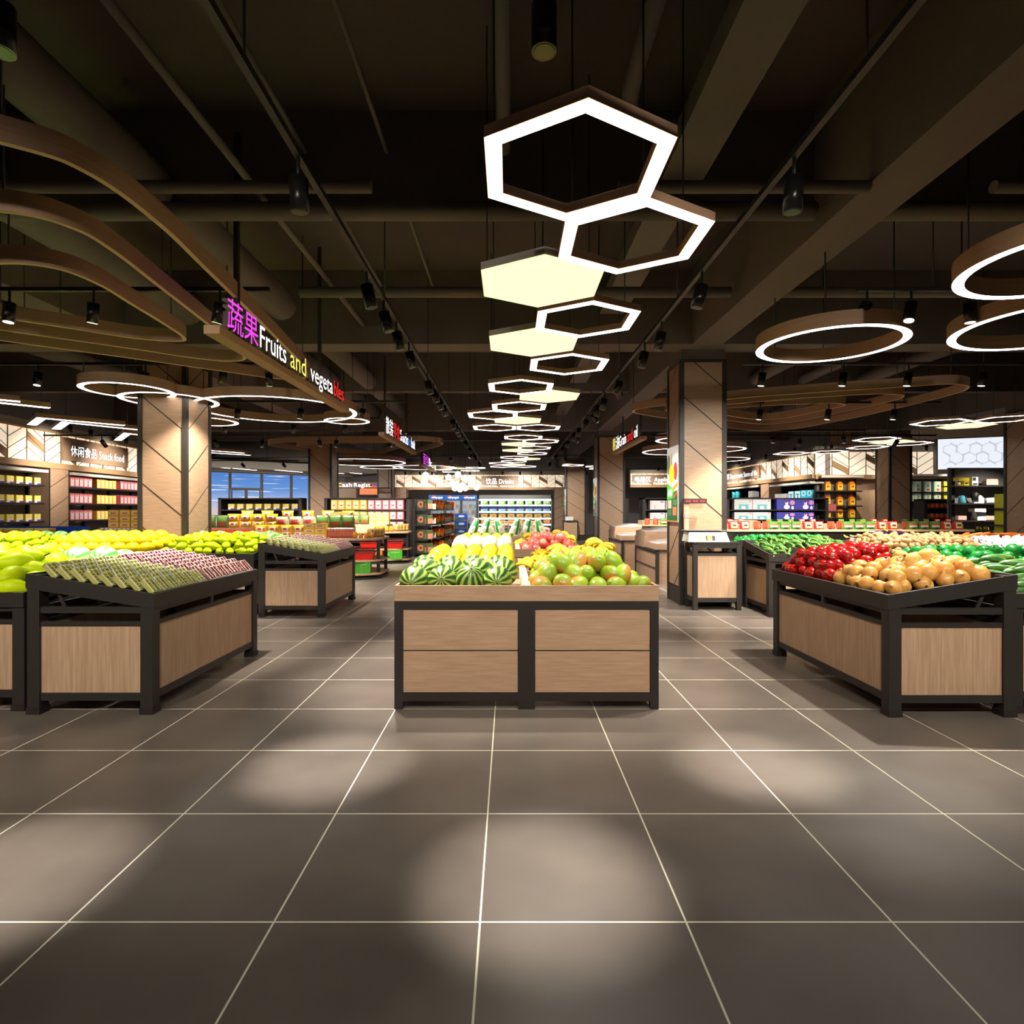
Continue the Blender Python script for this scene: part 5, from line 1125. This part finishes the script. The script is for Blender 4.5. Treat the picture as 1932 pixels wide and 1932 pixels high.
for li, z in enumerate((1.931, 1.521, 1.121, .751)):
    for i in range(8):
        CP[li].put((-1.55+.55*i, 35.6, z), (0, 0, 0), 1, '%s, %s along the %s board of the open chiller' % (('green and white yogurt pack', 'blue milk pack', 'golden cheese pack', 'orange juice pack')[li], ORD[i], ('top', 'second', 'third', 'lowest')[li]), 'chilled pack', 'packs in the open chiller, %s board' % ORD[li])
# wood panel and scale desk right of chiller
pillar(2.7, 35.0, 0, .95, 'pillar', h=2.9); pillar(-7.3, 35.0, 0, 1.1, 'pillar', h=2.9); 
sd = empty('weighing_desk', (2.75, 30.0-.2, 0), 0, 'small distant weighing desk beside the third column', 'desk'); bm((.05, .75, 0, .5, .1, .95)).build('panel', wood_v, sd); bm((0, .06, 0, .06, 0, 1), (.74, .8, 0, .06, 0, 1), (0, .8, 0, .5, 1, 1.05)).build('frame', dark, sd)
bx = bm((0, .4, 0, .3, 0, .2)).build('small_scale', white, None, (2.9, 29.85, 1.05)); tag(bx, 'small white scale on the distant weighing desk', 'scale')
# promotion counters mid distance: wood counter with stacked blue cases
pc = empty('wood_counter', (-3.6, 30.5, 0), 0, 'small wood and black counter in front of the drinks refrigerators', 'counter'); bm((.08, 1.4, .02, .5, .1, .85)).build('panel', wood_v, pc); bm((0, 1.5, 0, .6, .9, 1.05)).build('worktop', wood_top, pc); bm((0, .08, 0, .08, 0, .9), (1.42, 1.5, 0, .08, 0, .9)).build('frame', dark, pc)
P_BC = box_pack('blue_case', .62, .4, .26, (30, 76, 180), ((.3, .8, .3, .75, (220, 236, 250), 1), (0, .3, 0, .4, (40, 130, 90))), (60, 110, 210))
for i in range(3): P_BC.put((-2.3, 27.6+.0, .45+.36*i), (0, 0, 0), .95, 'blue drinks case on the wooden plinth, %s from the floor' % ORD[i], 'case', 'stacked blue drinks cases')
tag(bm((-2.65, -1.95, 27.4, 27.9, 0, .45)).build('wooden_plinth', wood_v), 'low wooden plinth under the stacked blue drinks cases', 'plinth'); tag(bm((-2.6, -2.0, 27.5, 27.8, .70, .81), (-2.6, -2.0, 27.5, 27.8, 1.06, 1.17)).build('spacer_board', white), 'white spacer trays between the stacked blue drinks cases', 'tray')
# round globe lamps
gl = MB(); o = empty('globe_pendant'); MB().ball((0, 0, 0), .145, n=18, k=12).build('globe', glow('globe_glass', (255, 244, 222), 2.2), o); MB().cyl((0, 0, .14), (0, 0, .2), .03, 8).build('cap', wood_pale_lit, o); MB().cyl((0, 0, .2), (0, 0, 2.55), .006, 6).build('cord', black, o); P_GB = Proto(o)
for k, (x, y) in enumerate(((803, 897), (819, 902), (846, 901), (864, 896), (877, 902), (853, 912), (873, 916), (858, 921), (868, 923), (878, 921), (899, 920))):
    d = 25+.35*k; P_GB.put(((x-961)*d/1091, d, 1.6+(962-y)*d/1091), (0, 0, 0), 1, 'round glowing globe lamp, %s of the cluster before the drinks board' % ORD[k], 'pendant lamp', 'globe pendant lamps')
# rice bags on the third bin
rb = pouch('rice_bag', .25, .46, .16, (236, 232, 200), ((.62, .88, .2, 1, (30, 140, 64)), (.25, .5, .0, .3, (40, 150, 70)), (.25, .62, .62, .88, (90, 170, 110)), (.25, .5, .4, .5, (190, 200, 170))), 1, .62)
k = 0
for x0, nm in ((-.78, 'near the melons'), (.18, 'near the bananas')):
    for i in range(4):
        rb.put((x0+(.0, .26, .5, .74)[i]-.12, 13.5+.03*i, BZ+.03), (R(-4), R(17 if i < 2 else -17), R(0)), (1 if i < 2 else -1.0, 1, 1.1), 'green and white rice bag leaning, %s of the four %s' % (ORD[i], nm), 'rice bag', 'leaning rice bags'); k += 1
P_CP = pouch('chip_bag', .2, .24, .1, (236, 190, 50), ((.2, .8, .2, .6, (214, 60, 40)), (.3, .7, .6, .85, (250, 240, 220))))
P_CP2 = pouch('chip_bag', .2, .24, .1, (230, 226, 220), ((.2, .8, .2, .5, (40, 130, 150)), (.3, .7, .6, .85, (214, 70, 60))))
for j in range(3):
    for i in range(4):
        (P_CP, P_CP2)[(i+j) % 2].put((-.75+.22*i, 17.9+.5*j, BZ+.02+.04*j), (R(-8), 0, 0), 1, 'small snack bag, %s across, %s row, fourth bin, window side' % (ORD[i], ORD[j]), 'snack bag', 'snack bags in the fourth bin'); (P_CP2, P_CP)[(i+j) % 2].put((.3+.22*i, 17.9+.5*j, BZ+.02+.04*j), (R(-8), 0, 0), 1, 'small snack bag, %s across, %s row, fourth bin, column side' % (ORD[i], ORD[j]), 'snack bag', 'snack bags in the fourth bin')
for j in range(3):
    for i in range(4): (P_CP, P_CP2)[(i+j) % 2].put((.25+.22*i if i > 1 else -.75+.22*i, 14.3+.45*j, BZ+.02), (R(-8), 0, 0), 1, 'snack bag behind the rice bags, %s across, %s row' % (ORD[i], ORD[j]), 'snack bag', 'snack bags behind the rice bags')
# ================================================================ rice bins at the right of the aisle
def rice_bin(y0, label):
    X = 3.16; r = empty('rice_bin_counter', (X, y0, 0), 0, label, 'bin counter', 'rice bin counters'); Wd, D = 2.6, 2.1
    bm((.02, Wd, .02, D-.02, .0, .70)).build('cabinet', wood_h, r); g = bm((0, .07, 0, .07, 0, .72), (0, .07, D-.07, D, 0, .72), (0, .07, .07, D-.07, .66, .72)); g.box(.0, .012, .07, D-.07, .33, .345); g.build('frame', dark, r)
    for i, (z0, ya, yb) in enumerate(((.70, 0, 1.0), (.93, 1.05, D))):
        bm((-.02, Wd, ya, yb, z0, z0+.04)).build('ledge', dark, r) if i == 0 else bm((0, Wd, ya, yb, .70, z0+.04)).build('step', wood_h, r)
        for q in range(2):
            x0, x1 = .02+1.3*q, 1.26+1.3*q
            bm((x0, x1, ya+.03, yb-.02, z0+.04, z0+.16)).build('bin', wood_h, r)
            t = MB(); n_ = 8
            prof = [(x0+.02+(x1-x0-.04)*k/n_, z0+.16+.09*sin(pi*k/n_)) for k in range(n_+1)]
            t.slab(prof, ya+.04, yb-.03); t.build('clear_lid', mat('clear_lid_plastic', (236, 230, 232), .12, alpha=.55, spec=.8), r)
            bm((x0+.04, x1-.04, ya+.06, yb-.05, z0+.155, z0+.175)).build('grain', mat('grain_fill', (226, 198, 190), .8), r)
rice_bin(12.46, 'grain bin counter with clear lids behind the poster column'); rice_bin(16.3, 'rear grain bin counter with clear lids beside the second column')
# weighing counter and scale
wc = empty('weighing_counter', (2.93, 9.2, 0), 0, 'black framed counter under the weighing scale', 'counter'); Wd, D = .76, .46; lg = .07
for x in (0, Wd-lg):
    for y in (0, D-lg): bm((x, x+lg, y, y+lg, 0, 1.05)).build('leg', dark, wc)
b = MB()
for z0, z1 in ((.13, .2), (.87, .91), (.99, 1.06)):
    b.box(lg, Wd-lg, .01, .05, z0, z1); b.box(.01, .05, lg, D-lg, z0, z1); b.box(Wd-.05, Wd-.01, lg, D-lg, z0, z1); b.box(lg, Wd-lg, D-.05, D-.01, z0, z1)
b.build('rails', dark, wc); bm((0, Wd, 0, D, 1.06, 1.085)).build('worktop', dark2, wc)
bm((lg, Wd-lg, .02, .04, .2, .87)).build('front_panel', wood_v, wc); bm((.02, .04, lg, D-lg, .2, .87)).build('side_panel', wood_v, wc); bm((Wd-.04, Wd-.02, lg, D-lg, .2, .87)).build('side_panel', wood_v, wc)
s = empty('weighing_scale', (3.0, 9.28, 1.086), 0, 'white electronic weighing scale with a display on a pole', 'scale')
ivory = mat('scale_ivory', (216, 208, 190), .4)
MB().add([(-.13, 0, .0), (.54, 0, .0), (.54, .34, .0), (-.13, .34, .0), (-.1, .05, .15), (.5, .05, .15), (.5, .32, .17), (-.1, .32, .17)], [(3,2,1,0),(4,5,6,7),(0,1,5,4),(1,2,6,5),(2,3,7,6),(3,0,4,7)]).build('housing', ivory, s)
def on(x0, x1, z0, z1, m, k=1):  # on the sloping keyboard face
    f = lambda z: z*.05/.15-.002*k
    return MB().add([(x0, f(z0), z0), (x1, f(z0), z0), (x1, f(z1), z1), (x0, f(z1), z1)], [(0, 1, 2, 3)])
on(.14, .49, .015, .145, 0).build('keypad', mat('keypad_cream', (250, 246, 226), .4), s); on(.02, .12, .015, .12, 0).build('printer_slot', mat('printer_tan', (190, 160, 132), .5), s)
on(.18, .26, .02, .1, 0, 2).build('orange_key', mat('key_orange', (236, 150, 40), .4), s); on(.16, .19, .02, .1, 0, 2).build('grey_key', dark, s); on(.26, .31, .02, .1, 0, 2).build('grey_key', dark, s); on(.2, .25, .018, .035, 0, 3).build('blue_key', mat('key_blue', (80, 130, 200), .4), s)
bm((-.14, .5, .06, .34, .175, .19)).build('weighing_plate', mat('steel_plate', (206, 204, 200), .25, .7), s)
bm((-.10, -.03, .28, .34, .19, .62)).build('pole', mat('pole_peach', (226, 176, 140), .4), s); bm((-.105, -.025, .275, .345, .38, .44)).build('pole_collar', mat('collar_grey', (170, 150, 140), .5), s)
bm((-.12, .26, .26, .32, .62, .70)).build('display', dark2, s)
text('88 88 88', .03, glow('display_red', (240, 40, 70), 1.2), s, (-.09, .26, .645), (R(90), 0, 0), .32, .004)

# packet counters at the right --------------------------------------
def packet_counter(x0, x1, y, label):
    r = empty('packet_counter', (x0, y, 0), 0, label, 'counter'); L = x1-x0
    bm((0, L, 0, .9, 1.15, 1.19)).build('top_board', wood_pale_lit, r); bm((.1, L-.1, .12, .8, .1, 1.15)).build('body', dark2, r); 
    for k in range(int((L-.2)/1.7)+1): bm((.1+1.7*k, .16+1.7*k, .05, .12, 0, 1.15)).build('post', black, r)
    bm((0, L, .3, .86, 1.19, 1.3)).build('riser', wood_top, r)
packet_counter(4.55, 9.66, 12.0, 'long counter of green and red packets before the household shelves'); packet_counter(3.75, 7.0, 16.0, 'short counter of packets seen between the two near columns')
P_G1 = pouch('green_packet', .215, .165, .07, (44, 140, 40), ((.15, .85, .45, .8, (214, 90, 50)), (.15, .85, .2, .45, (232, 226, 210)), (.35, .7, .05, .3, (30, 40, 30))))
P_R1 = pouch('red_packet', .215, .165, .07, (206, 44, 30), ((.2, .9, .15, .9, (244, 226, 176)), (.4, .7, .35, .6, (90, 60, 30))))
P_N1 = pouch('brown_packet', .15, .165, .05, (150, 74, 48), ((.3, .7, .1, .6, (206, 120, 90)),))
seq = 'RRNNGGGRRNNGGGRRNGGGRR'
x = 4.7
for i, c in enumerate(seq):
    Pq, nm = {'G': (P_G1, 'green'), 'R': (P_R1, 'red and cream'), 'N': (P_N1, 'brown')}[c]
    if c == 'N':
        for q in range(3):
            P_N1.put((x+.04*q, 12.14, 1.191), (R(-6), 0, R(38)), 1, 'brown packet, %s in batch %s of the long packet counter' % (ORD[q], ORD[i]), 'packet', 'packets on the long counter')
        x += .19; continue
    Pq.put((x, 12.13, 1.191), (R(-8), 0, 0), 1, '%s packet, %s along the long packet counter' % (nm, ORD[i]), 'packet', 'packets on the long counter')
    Pq.put((x+.05, 12.46, 1.301), (R(-8), 0, 0), .6, '%s packet on the riser, %s along the long packet counter' % (nm, ORD[i]), 'packet', 'packets on the riser'); x += .235
x = 3.85
for i, c in enumerate('NNGGRRGG'):
    Pq, nm = {'G': (P_G1, 'green'), 'R': (P_R1, 'red and cream'), 'N': (P_N1, 'brown')}[c]
    Pq.put((x, 16.14, 1.191), (R(-8), 0, 0), 1, '%s packet, %s along the short packet counter' % (nm, ORD[i]), 'packet', 'packets on the short counter'); x += .235
# household wall facing left (x = 11.9) ---------------------------------
u = shelf_unit((11.45, 31.0), -90, 4.6, (1.85, 2.2), 'household wall shelves running away under the department store board', D=.45, posts=4, top=2.4)
pillar(11.42, 26.3, -90, .9, 'pillar', h=2.75); u = shelf_unit((11.45, 25.2), -90, 3.3, (1.55, 1.98), 'household wall shelves beside the wall corner', D=.45, posts=3, top=2.35)
P_WB = box_pack('white_box', .5, .3, .3, (236, 232, 234)); P_RZ = box_pack('razor_box', .5, .3, .42, (120, 190, 220), ((.1, .9, .1, .95, (190, 226, 240)), (.2, .8, .6, .7, (40, 44, 50)), (.45, .58, .2, .65, (40, 44, 50)))); P_FN = box_pack('fan_box', .5, .3, .46, (60, 180, 210), ((.1, .9, .4, .95, (190, 236, 240), 1), (.3, .7, .5, .85, (60, 150, 190), 1), (0, 1, 0, .18, (240, 180, 120))))
for i in range(2): P_WB.put((11.7, 24.9-.52*i, 1.981), (0, 0, R(-90)), 1, 'plain white box on the household wall, %s toward the corner' % ORD[i], 'box', 'plain white boxes'); 
for i in range(2): P_RZ.put((11.7, 23.75-.55*i, 1.981), (0, 0, R(-90)), .9, 'pale blue razor box, %s toward the corner' % ORD[i], 'box', 'razor boxes')
for i in range(2): P_FN.put((11.7, 22.75-.45*i, 1.981), (0, 0, R(-90)), .85, 'aqua printed box, %s toward the corner' % ORD[i], 'box', 'aqua boxes')
P_CB = jar('cyan_bottle', .14, .42, mat('cyan_plastic', (60, 190, 210), .3), mat('cyan_cap', (30, 120, 140), .4))
for i in range(2): P_CB.put((11.7, 30.0-.5*i, 2.201), (0, 0, 0), 1, 'cyan bottle on the far household shelf, %s one' % ORD[i], 'bottle', 'cyan bottles')
P_WB.put((11.7, 27.7, 2.201), (0, 0, R(-90)), 1, 'white roll pack near the household wall pillar', 'box')
# corner wall facing the camera ------------------------------------------
u = shelf_unit((11.65, 21.6), 0, 1.5, (1.30, 1.76, 2.32), 'black shelves of cooking oil bottles at the wall corner', D=.45, posts=2, top=2.55)
o = empty('oil_bottle'); MB().box(-.1, .1, -.07, .07, 0, .28).box(-.075, .075, -.055, .055, .28, .33).build('body', mat('oil_amber', (226, 140, 30), .15, emit=.08), o); MB().cyl((0, 0, .33), (0, 0, .38), .03, 10).build('cap', mat('cap_red', (206, 60, 50), .4), o)
MB().box(-.085, .085, -.074, -.07, .04, .22).box(-.05, .05, -.076, -.074, .12, .19, 1).build('paper_label', [mat('label_yellow', (246, 220, 60), .5), mat('label_red', (206, 60, 40), .5)], o); MB().tube([(-.06, 0, .33), (-.05, 0, .42), (.05, 0, .42), (.06, 0, .33)], .012, 6).build('handle', mat('handle_red', (190, 60, 60), .4), o); P_OI = Proto(o)
for li, z in enumerate((1.301, 1.761, 2.321)):
    for i in range(3): P_OI.put((11.98+.46*i, 21.8, z), (0, 0, 0), 1, 'amber cooking oil bottle, %s across, %s board at the wall corner' % (ORD[i], ('lowest', 'middle', 'top')[li]), 'oil bottle', 'cooking oil bottles')
P_PK2 = box_pack('red_pack', .1, .15, .26, (206, 90, 92), ((.1, .9, .1, .9, (226, 120, 116)),))
row(P_PK2, 6, 10.6, 19.8, 1.55, .1, what='small red pack', where='the ledge before the oil bottles', cat='pack'); tag(bm((10.5, 11.5, 19.7, 20.0, 0, .1), (10.5, 10.58, 19.7, 19.78, .1, 1.5), (11.42, 11.5, 19.7, 19.78, .1, 1.5), (10.5, 11.5, 19.65, 20.0, 1.5, 1.55)).build('small_display_table', dark2), 'narrow dark table holding the small red packs', 'table')
# green and yellow boxes right
u = shelf_unit((15.1, 21.55), 0, 2.6, (1.30, 1.93, 2.28), 'black shelves of green and yellow cartons behind the far column', D=.45, posts=3, top=2.6)
P_PG2 = box_pack('pale_green_carton', .26, .3, .38, (170, 196, 160), ((.15, 1, 0, 1, (214, 226, 200)), (.4, .8, .1, .3, (200, 90, 80)), (.45, .75, .45, .7, (120, 160, 110)))); P_YG = box_pack('yellow_carton', .34, .3, .4, (220, 176, 40), ((.2, 1, 0, .8, (236, 226, 50)), (.2, 1, .82, 1, (60, 190, 150)), (.2, 1, 0, .1, (90, 200, 160)), (.4, .8, .45, .55, (190, 120, 40))))
for z, lv, s_ in ((2.281, 'top', 1), (1.931, 'middle', .75)):
    row(P_PG2, 3, 15.25, 21.75, z, .37, what='pale green carton', where='the %s board behind the far column' % lv, cat='carton', sc_=(1, 1, s_)); row(P_YG, 3, 16.4, 21.75, z, .48, what='yellow and teal carton', where='the %s board behind the far column' % lv, cat='carton', sc_=(1, 1, s_))
P_OJ = jar('orange_jar', .075, .15, mat('jar_orange', (222, 90, 44), .3), mat('jar_lid', (214, 140, 90), .4)); gondola(13.35, 15.3, 18.6, 'dark shelf of small orange jars beside the far column', top=1.95, zs=(.9, 1.33, 1.66))
for z, lv in ((1.661, 'top'), (1.331, 'lower')): row(P_OJ, 11, 13.55, 18.75, z, .155, what='small orange jar', where='the %s board of the jar shelf' % lv, cat='jar')
# appliance shelves
ap = empty('appliance_shelf', (13.55, 17.3, 0), 0, 'grey backed shelves of kettles, mixers and toasters', 'shelving'); bm((0, 1.9, .55, .6, 0, 2.9)).build('back_panel', grey_w, ap); bm((0, .1, .42, .55, 0, 2.85)).build('post', black, ap)
for z in (1.28, 1.80, 2.33): bm((-.25, 1.9, 0, .5, z-.035, z)).build('shelf_board', dark, ap)
def at(px, z, y=17.5): return ((px-961)*y/1091, y, z)
tb = MB(); pk = mat('toaster_pink', (226, 186, 170), .35)
def toaster(m, nm, loc, lab, s_=1):
    o = empty(nm, loc, 0, lab, 'toaster'); MB().slab([(-.17, .02), (.17, .02), (.17, .14), (.15, .19), (-.15, .19), (-.17, .14)], -.08, .08).build('housing', m, o); bm((-.15, .15, -.07, .07, 0, .02)).build('base', dark, o); bm((-.12, .12, -.045, -.02, .19, .193), (-.12, .12, .02, .045, .19, .193)).build('slot', black, o); bm((.17, .185, -.02, .02, .08, .12)).build('lever', dark, o); o.scale = (s_,)*3
toaster(pk, 'toaster', at(1868, 2.331), 'wide pink toaster on the top appliance board', 1.05); toaster(pk, 'toaster', at(1813, 1.281), 'pink toaster beside the white coffee machine, near its jug', .75); toaster(pk, 'toaster', at(1865, 1.281), 'pink toaster to the far side of the white coffee machine', .75)
o = empty('coffee_maker', at(1814, 2.331), 0, 'yellow coffee maker on the top appliance board', 'coffee maker'); ym = mat('appliance_yellow', (226, 200, 36), .35); bm((-.18, .16, -.1, .1, .14, .24), (.02, .16, -.08, .1, 0, .14), (-.16, .16, -.1, .1, 0, .02)).build('housing', ym, o); MB().cyl((-.08, 0, .03), (-.08, 0, .1), .04, 12).build('cup', white, o); bm((.05, .12, -.105, -.1, .05, .1)).build('button', black, o)
o = empty('coffee_grinder', at(1835, 2.331), 0, 'black and white boxed appliance on the top appliance board', 'appliance'); bm((-.09, .09, -.1, .1, 0, .26)).build('housing', white, o); bm((-.07, .02, -.102, -.1, .15, .24), (-.07, .07, -.102, -.1, .02, .07)).build('print', black, o)
o = empty('kettle', at(1815, 1.801), 0, 'teal electric kettle on the middle appliance board', 'kettle'); MB().lathe([(.1, 0), (.105, .02), (.085, .16), (.065, .22), (.02, .24)], 18).build('body', mat('kettle_teal', (70, 150, 166), .35), o); MB().tube([(.06, 0, .21), (.12, 0, .2), (.13, 0, .1), (.09, 0, .05)], .012, 8).build('handle', black, o); MB().cyl((-.06, 0, .18), (-.11, 0, .21), .02, 8).build('spout', mat('kettle_teal', (70, 150, 166), .35), o)
o = empty('food_processor', at(1842, 1.801), 0, 'white food processor with a black bowl', 'food processor'); MB().slab([(-.14, 0), (.16, 0), (.16, .16), (.06, .24), (.0, .2), (.0, .04), (-.14, .03)], -.09, .09).build('base', white, o); MB().lathe([(.06, .05), (.09, .18), (.11, .3), (.05, .34)], 16, 0, (-.05, -.0, 0)).build('bowl', black, o)
o = empty('steam_iron', at(1868, 1.801), 0, 'small white steam iron with a black sole', 'iron'); MB().slab([(-.14, .02), (.13, .02), (.13, .1), (.08, .17), (-.05, .17), (-.13, .1)], -.05, .05).build('housing', white, o); bm((-.14, .14, -.055, .055, 0, .02)).build('sole', black, o)
o = empty('coffee_machine', at(1843, 1.281), 0, 'large white coffee machine with a glass jug', 'coffee machine'); bm((-.08, .18, -.12, .12, 0, .12), (-.16, .18, -.12, .12, .26, .36), (.06, .18, -.12, .12, .12, .26)).build('housing', white, o); bm((-.08, .18, -.122, -.12, .13, .25)).build('black_band', black, o); MB().lathe([(.06, 0), (.08, .04), (.07, .2), (.05, .24)], 14, 0, (-.13, -.05, .02)).build('jug', mat('jug_glass', (90, 84, 80), .1, alpha=.6), o)
for i in range(2): o = MB().cyl((0, 0, 0), (0, 0, .12), .055, 14).tube([(.05, 0, .1), (.085, 0, .09), (.085, 0, .04), (.05, 0, .02)], .01, 6).build('mug', mat('mug_olive', (186, 170, 60), .4)); o.location = (13.95+.22*i, 17.2, .98); tag(o, 'olive yellow mug behind the carrots, %s one' % ORD[i], 'mug', 'olive mugs')
tag(bm((13.7, 15.2, 17.05, 17.5, .94, .98), (13.7, 13.76, 17.05, 17.5, 0, .94), (15.1, 15.2, 17.05, 17.5, 0, .94)).build('mug_table', dark), 'dark low table carrying the olive mugs', 'table')
P_YS = box_pack('yellow_tall_pack', .3, .3, .42, (226, 226, 40), ((0, 1, .84, 1, (80, 200, 150)), (0, 1, 0, .12, (110, 210, 160)), (.4, .6, .5, .6, (190, 120, 40))))
rk = empty('side_rack', (13.75, 16.2, 0), 0, 'narrow black rack of yellow packs beside the cut off column', 'rack'); bm((.5, .56, 0, .4, 0, 2.1)).build('post', black, rk)
for i, z in enumerate((.85, 1.18, 1.65)): bm((.0, .5, 0, .4, z-.04, z)).build('shelf_board', black, rk); P_YS.put((13.93+.1, 16.4, z+.001), (0, 0, 0), (1, 1, .95 if i else .7), 'tall yellow and green pack, %s up on the narrow side rack' % ORD[i], 'pack', 'yellow packs on the side rack')

# ================================================================ shop front behind the left side
pa, pb = Vector((-17.8, 29.4)), Vector((-10.3, 36.2)); d = (pb-pa); L = d.length; an = math.atan2(d.y, d.x)
fm = mat('window_frame_grey', (128, 126, 130), .4)
def pane_frame(name, x0, x1, z0, z1, mull=()):
    r = empty(name, (pa.x, pa.y, 0), an); r['kind'] = 'structure'; t = .07
    b = MB(); b.box(x0, x0+t, -.05, .05, z0, z1); b.box(x1-t, x1, -.05, .05, z0, z1); b.box(x0+t, x1-t, -.05, .05, z1-t, z1); b.box(x0+t, x1-t, -.05, .05, z0, z0+t)
    for m_ in mull: b.box(x0+t, x1-t, -.04, .04, m_-.05, m_+.05)
    b.build('window_frame', fm, r); bm((x0+t, x1-t, -.004, .004, z0+t, z1-t)).build('glass_pane', mat('window_glass', (225, 238, 245), .02, alpha=.08), r); return r
n_ = 6
for k in range(n_):
    a, b_ = L*k/n_, L*(k+1)/n_
    if k in (2,):
        pane_frame('window_%d' % (k+1), a, b_, 2.75, 3.7); pane_frame('door_1', a+.05, (a+b_)/2, .02, 2.75); pane_frame('door_2', (a+b_)/2, b_-.05, .02, 2.75)
    else: pane_frame('window_%d' % (k+1), a, b_, .3, 3.7)
struct('wall_front', bm((-.5, L+.5, -.1, .3, 3.7, CZ), (-.5, L+.5, -.1, .1, 0, .3)), plaster, (pa.x, pa.y, 0), (0, 0, an))
struct('wall_left_far', bm((-18.2, -18, 13.8, 29.6, 0, CZ)), plaster); struct('wall_left_return', bm((-18.0, -13.8, 22.9, 23.1, 3.6, CZ)), plaster)
pane_frame('window_7', L+.1, L+1.4, .3, 3.5) if False else None
# lowered white ceiling by the shop front, with linear lights
struct('ceiling_lowered', MB().prism([(-18, 25.5), (-11.6, 30.6), (-7.3, 33.5), (-10.2, 36.6), (-18, 29.6)], 3.74, 3.9), plaster)
struct('trim_1', MB().prism([(-18, 25.3), (-11.6, 30.4), (-7.2, 33.3), (-7.25, 33.5), (-11.65, 30.6), (-18, 25.5)], 3.68, 4.06), plaster)
for k, (x, y) in enumerate(((-15.6, 28.5), (-14.6, 28.9), (-13.9, 30.4), (-12.3, 31.3), (-12.0, 32.0), (-10.4, 32.4), (-10.0, 33.2), (-9.0, 33.4))):
    r = empty('line_light', (x, y, 3.735), R(70), 'thin line light in the lowered ceiling before the shop windows, %s along' % ORD[k], 'ceiling light', 'line lights by the shop front'); bm((-.8, .8, -.03, .03, -.012, .004)).build('diffuser', white_l, r); bm((-.82, .82, -.04, .04, 0, .006)).build('housing', plaster, r)
# cash register sign, window and menu wall behind it
cr = empty('cash_register_sign', (-9.1, 28.6, 2.72), 0, 'coloured cash register sign letters between the two far columns', 'sign')
bm((0, 3.2, .03, .08, -.06, .0)).build('rail', dark, cr); bm((0, .03, .04, .07, 0, CZ-2.74), (3.1, 3.13, .04, .07, 0, CZ-2.74)).build('rod', dark, cr)
x = 0
for s_, c, wd in (('收', 'white', .26), ('银', 'white', .26), ('C', 'yellow', .22), ('ash', 'white', .5), ('Regist', 'white', .85), ('e', 'red', .16), ('r', 'blue', .14)):
    text(s_, .2, glow('sign_'+c, SC[c], 1.5), cr, (x+.05, .03, .02), (R(90), 0, 0), wd*.95, .04); x += wd+(.08 if s_ in ('ash',) else .015)
struct('wall_cash', bm((-9.9, -8.9, 33.6, 33.8, 0, 3.1), (-9.9, -7.3, 33.6, 33.8, 3.1, 3.2)), wood_h)
tag(bm((-.9, .9, 0, .1, 0, .5), (-.9, .9, -.02, 0, .02, .2)).build('menu_light_board', [mat('menu_orange', (236, 120, 60), .4, emit=.8)], None, (-7.9, 34.0, 2.5)), 'glowing orange menu board beside the third left column', 'menu board')
tag(bm((-.8, .8, 0, .5, 0, 1.0), (-.8, .8, -.3, 0, .9, 1.0)).build('service_counter', dark2, None, (-7.9, 33.2, 1.0-.999)), 'dark service counter under the orange menu board', 'counter')
# maker for an added area fill lamp; none is placed
def area(name, x, y, z, sx, sy, pw, c=(1, .9, .78)):
    l = bpy.data.lights.new(name, 'AREA'); l.shape = 'RECTANGLE'; l.size = sx; l.size_y = sy; l.energy = pw; l.color = c
    o = bpy.data.objects.new(name, l); col.objects.link(o); o.location = (x, y, z); return o
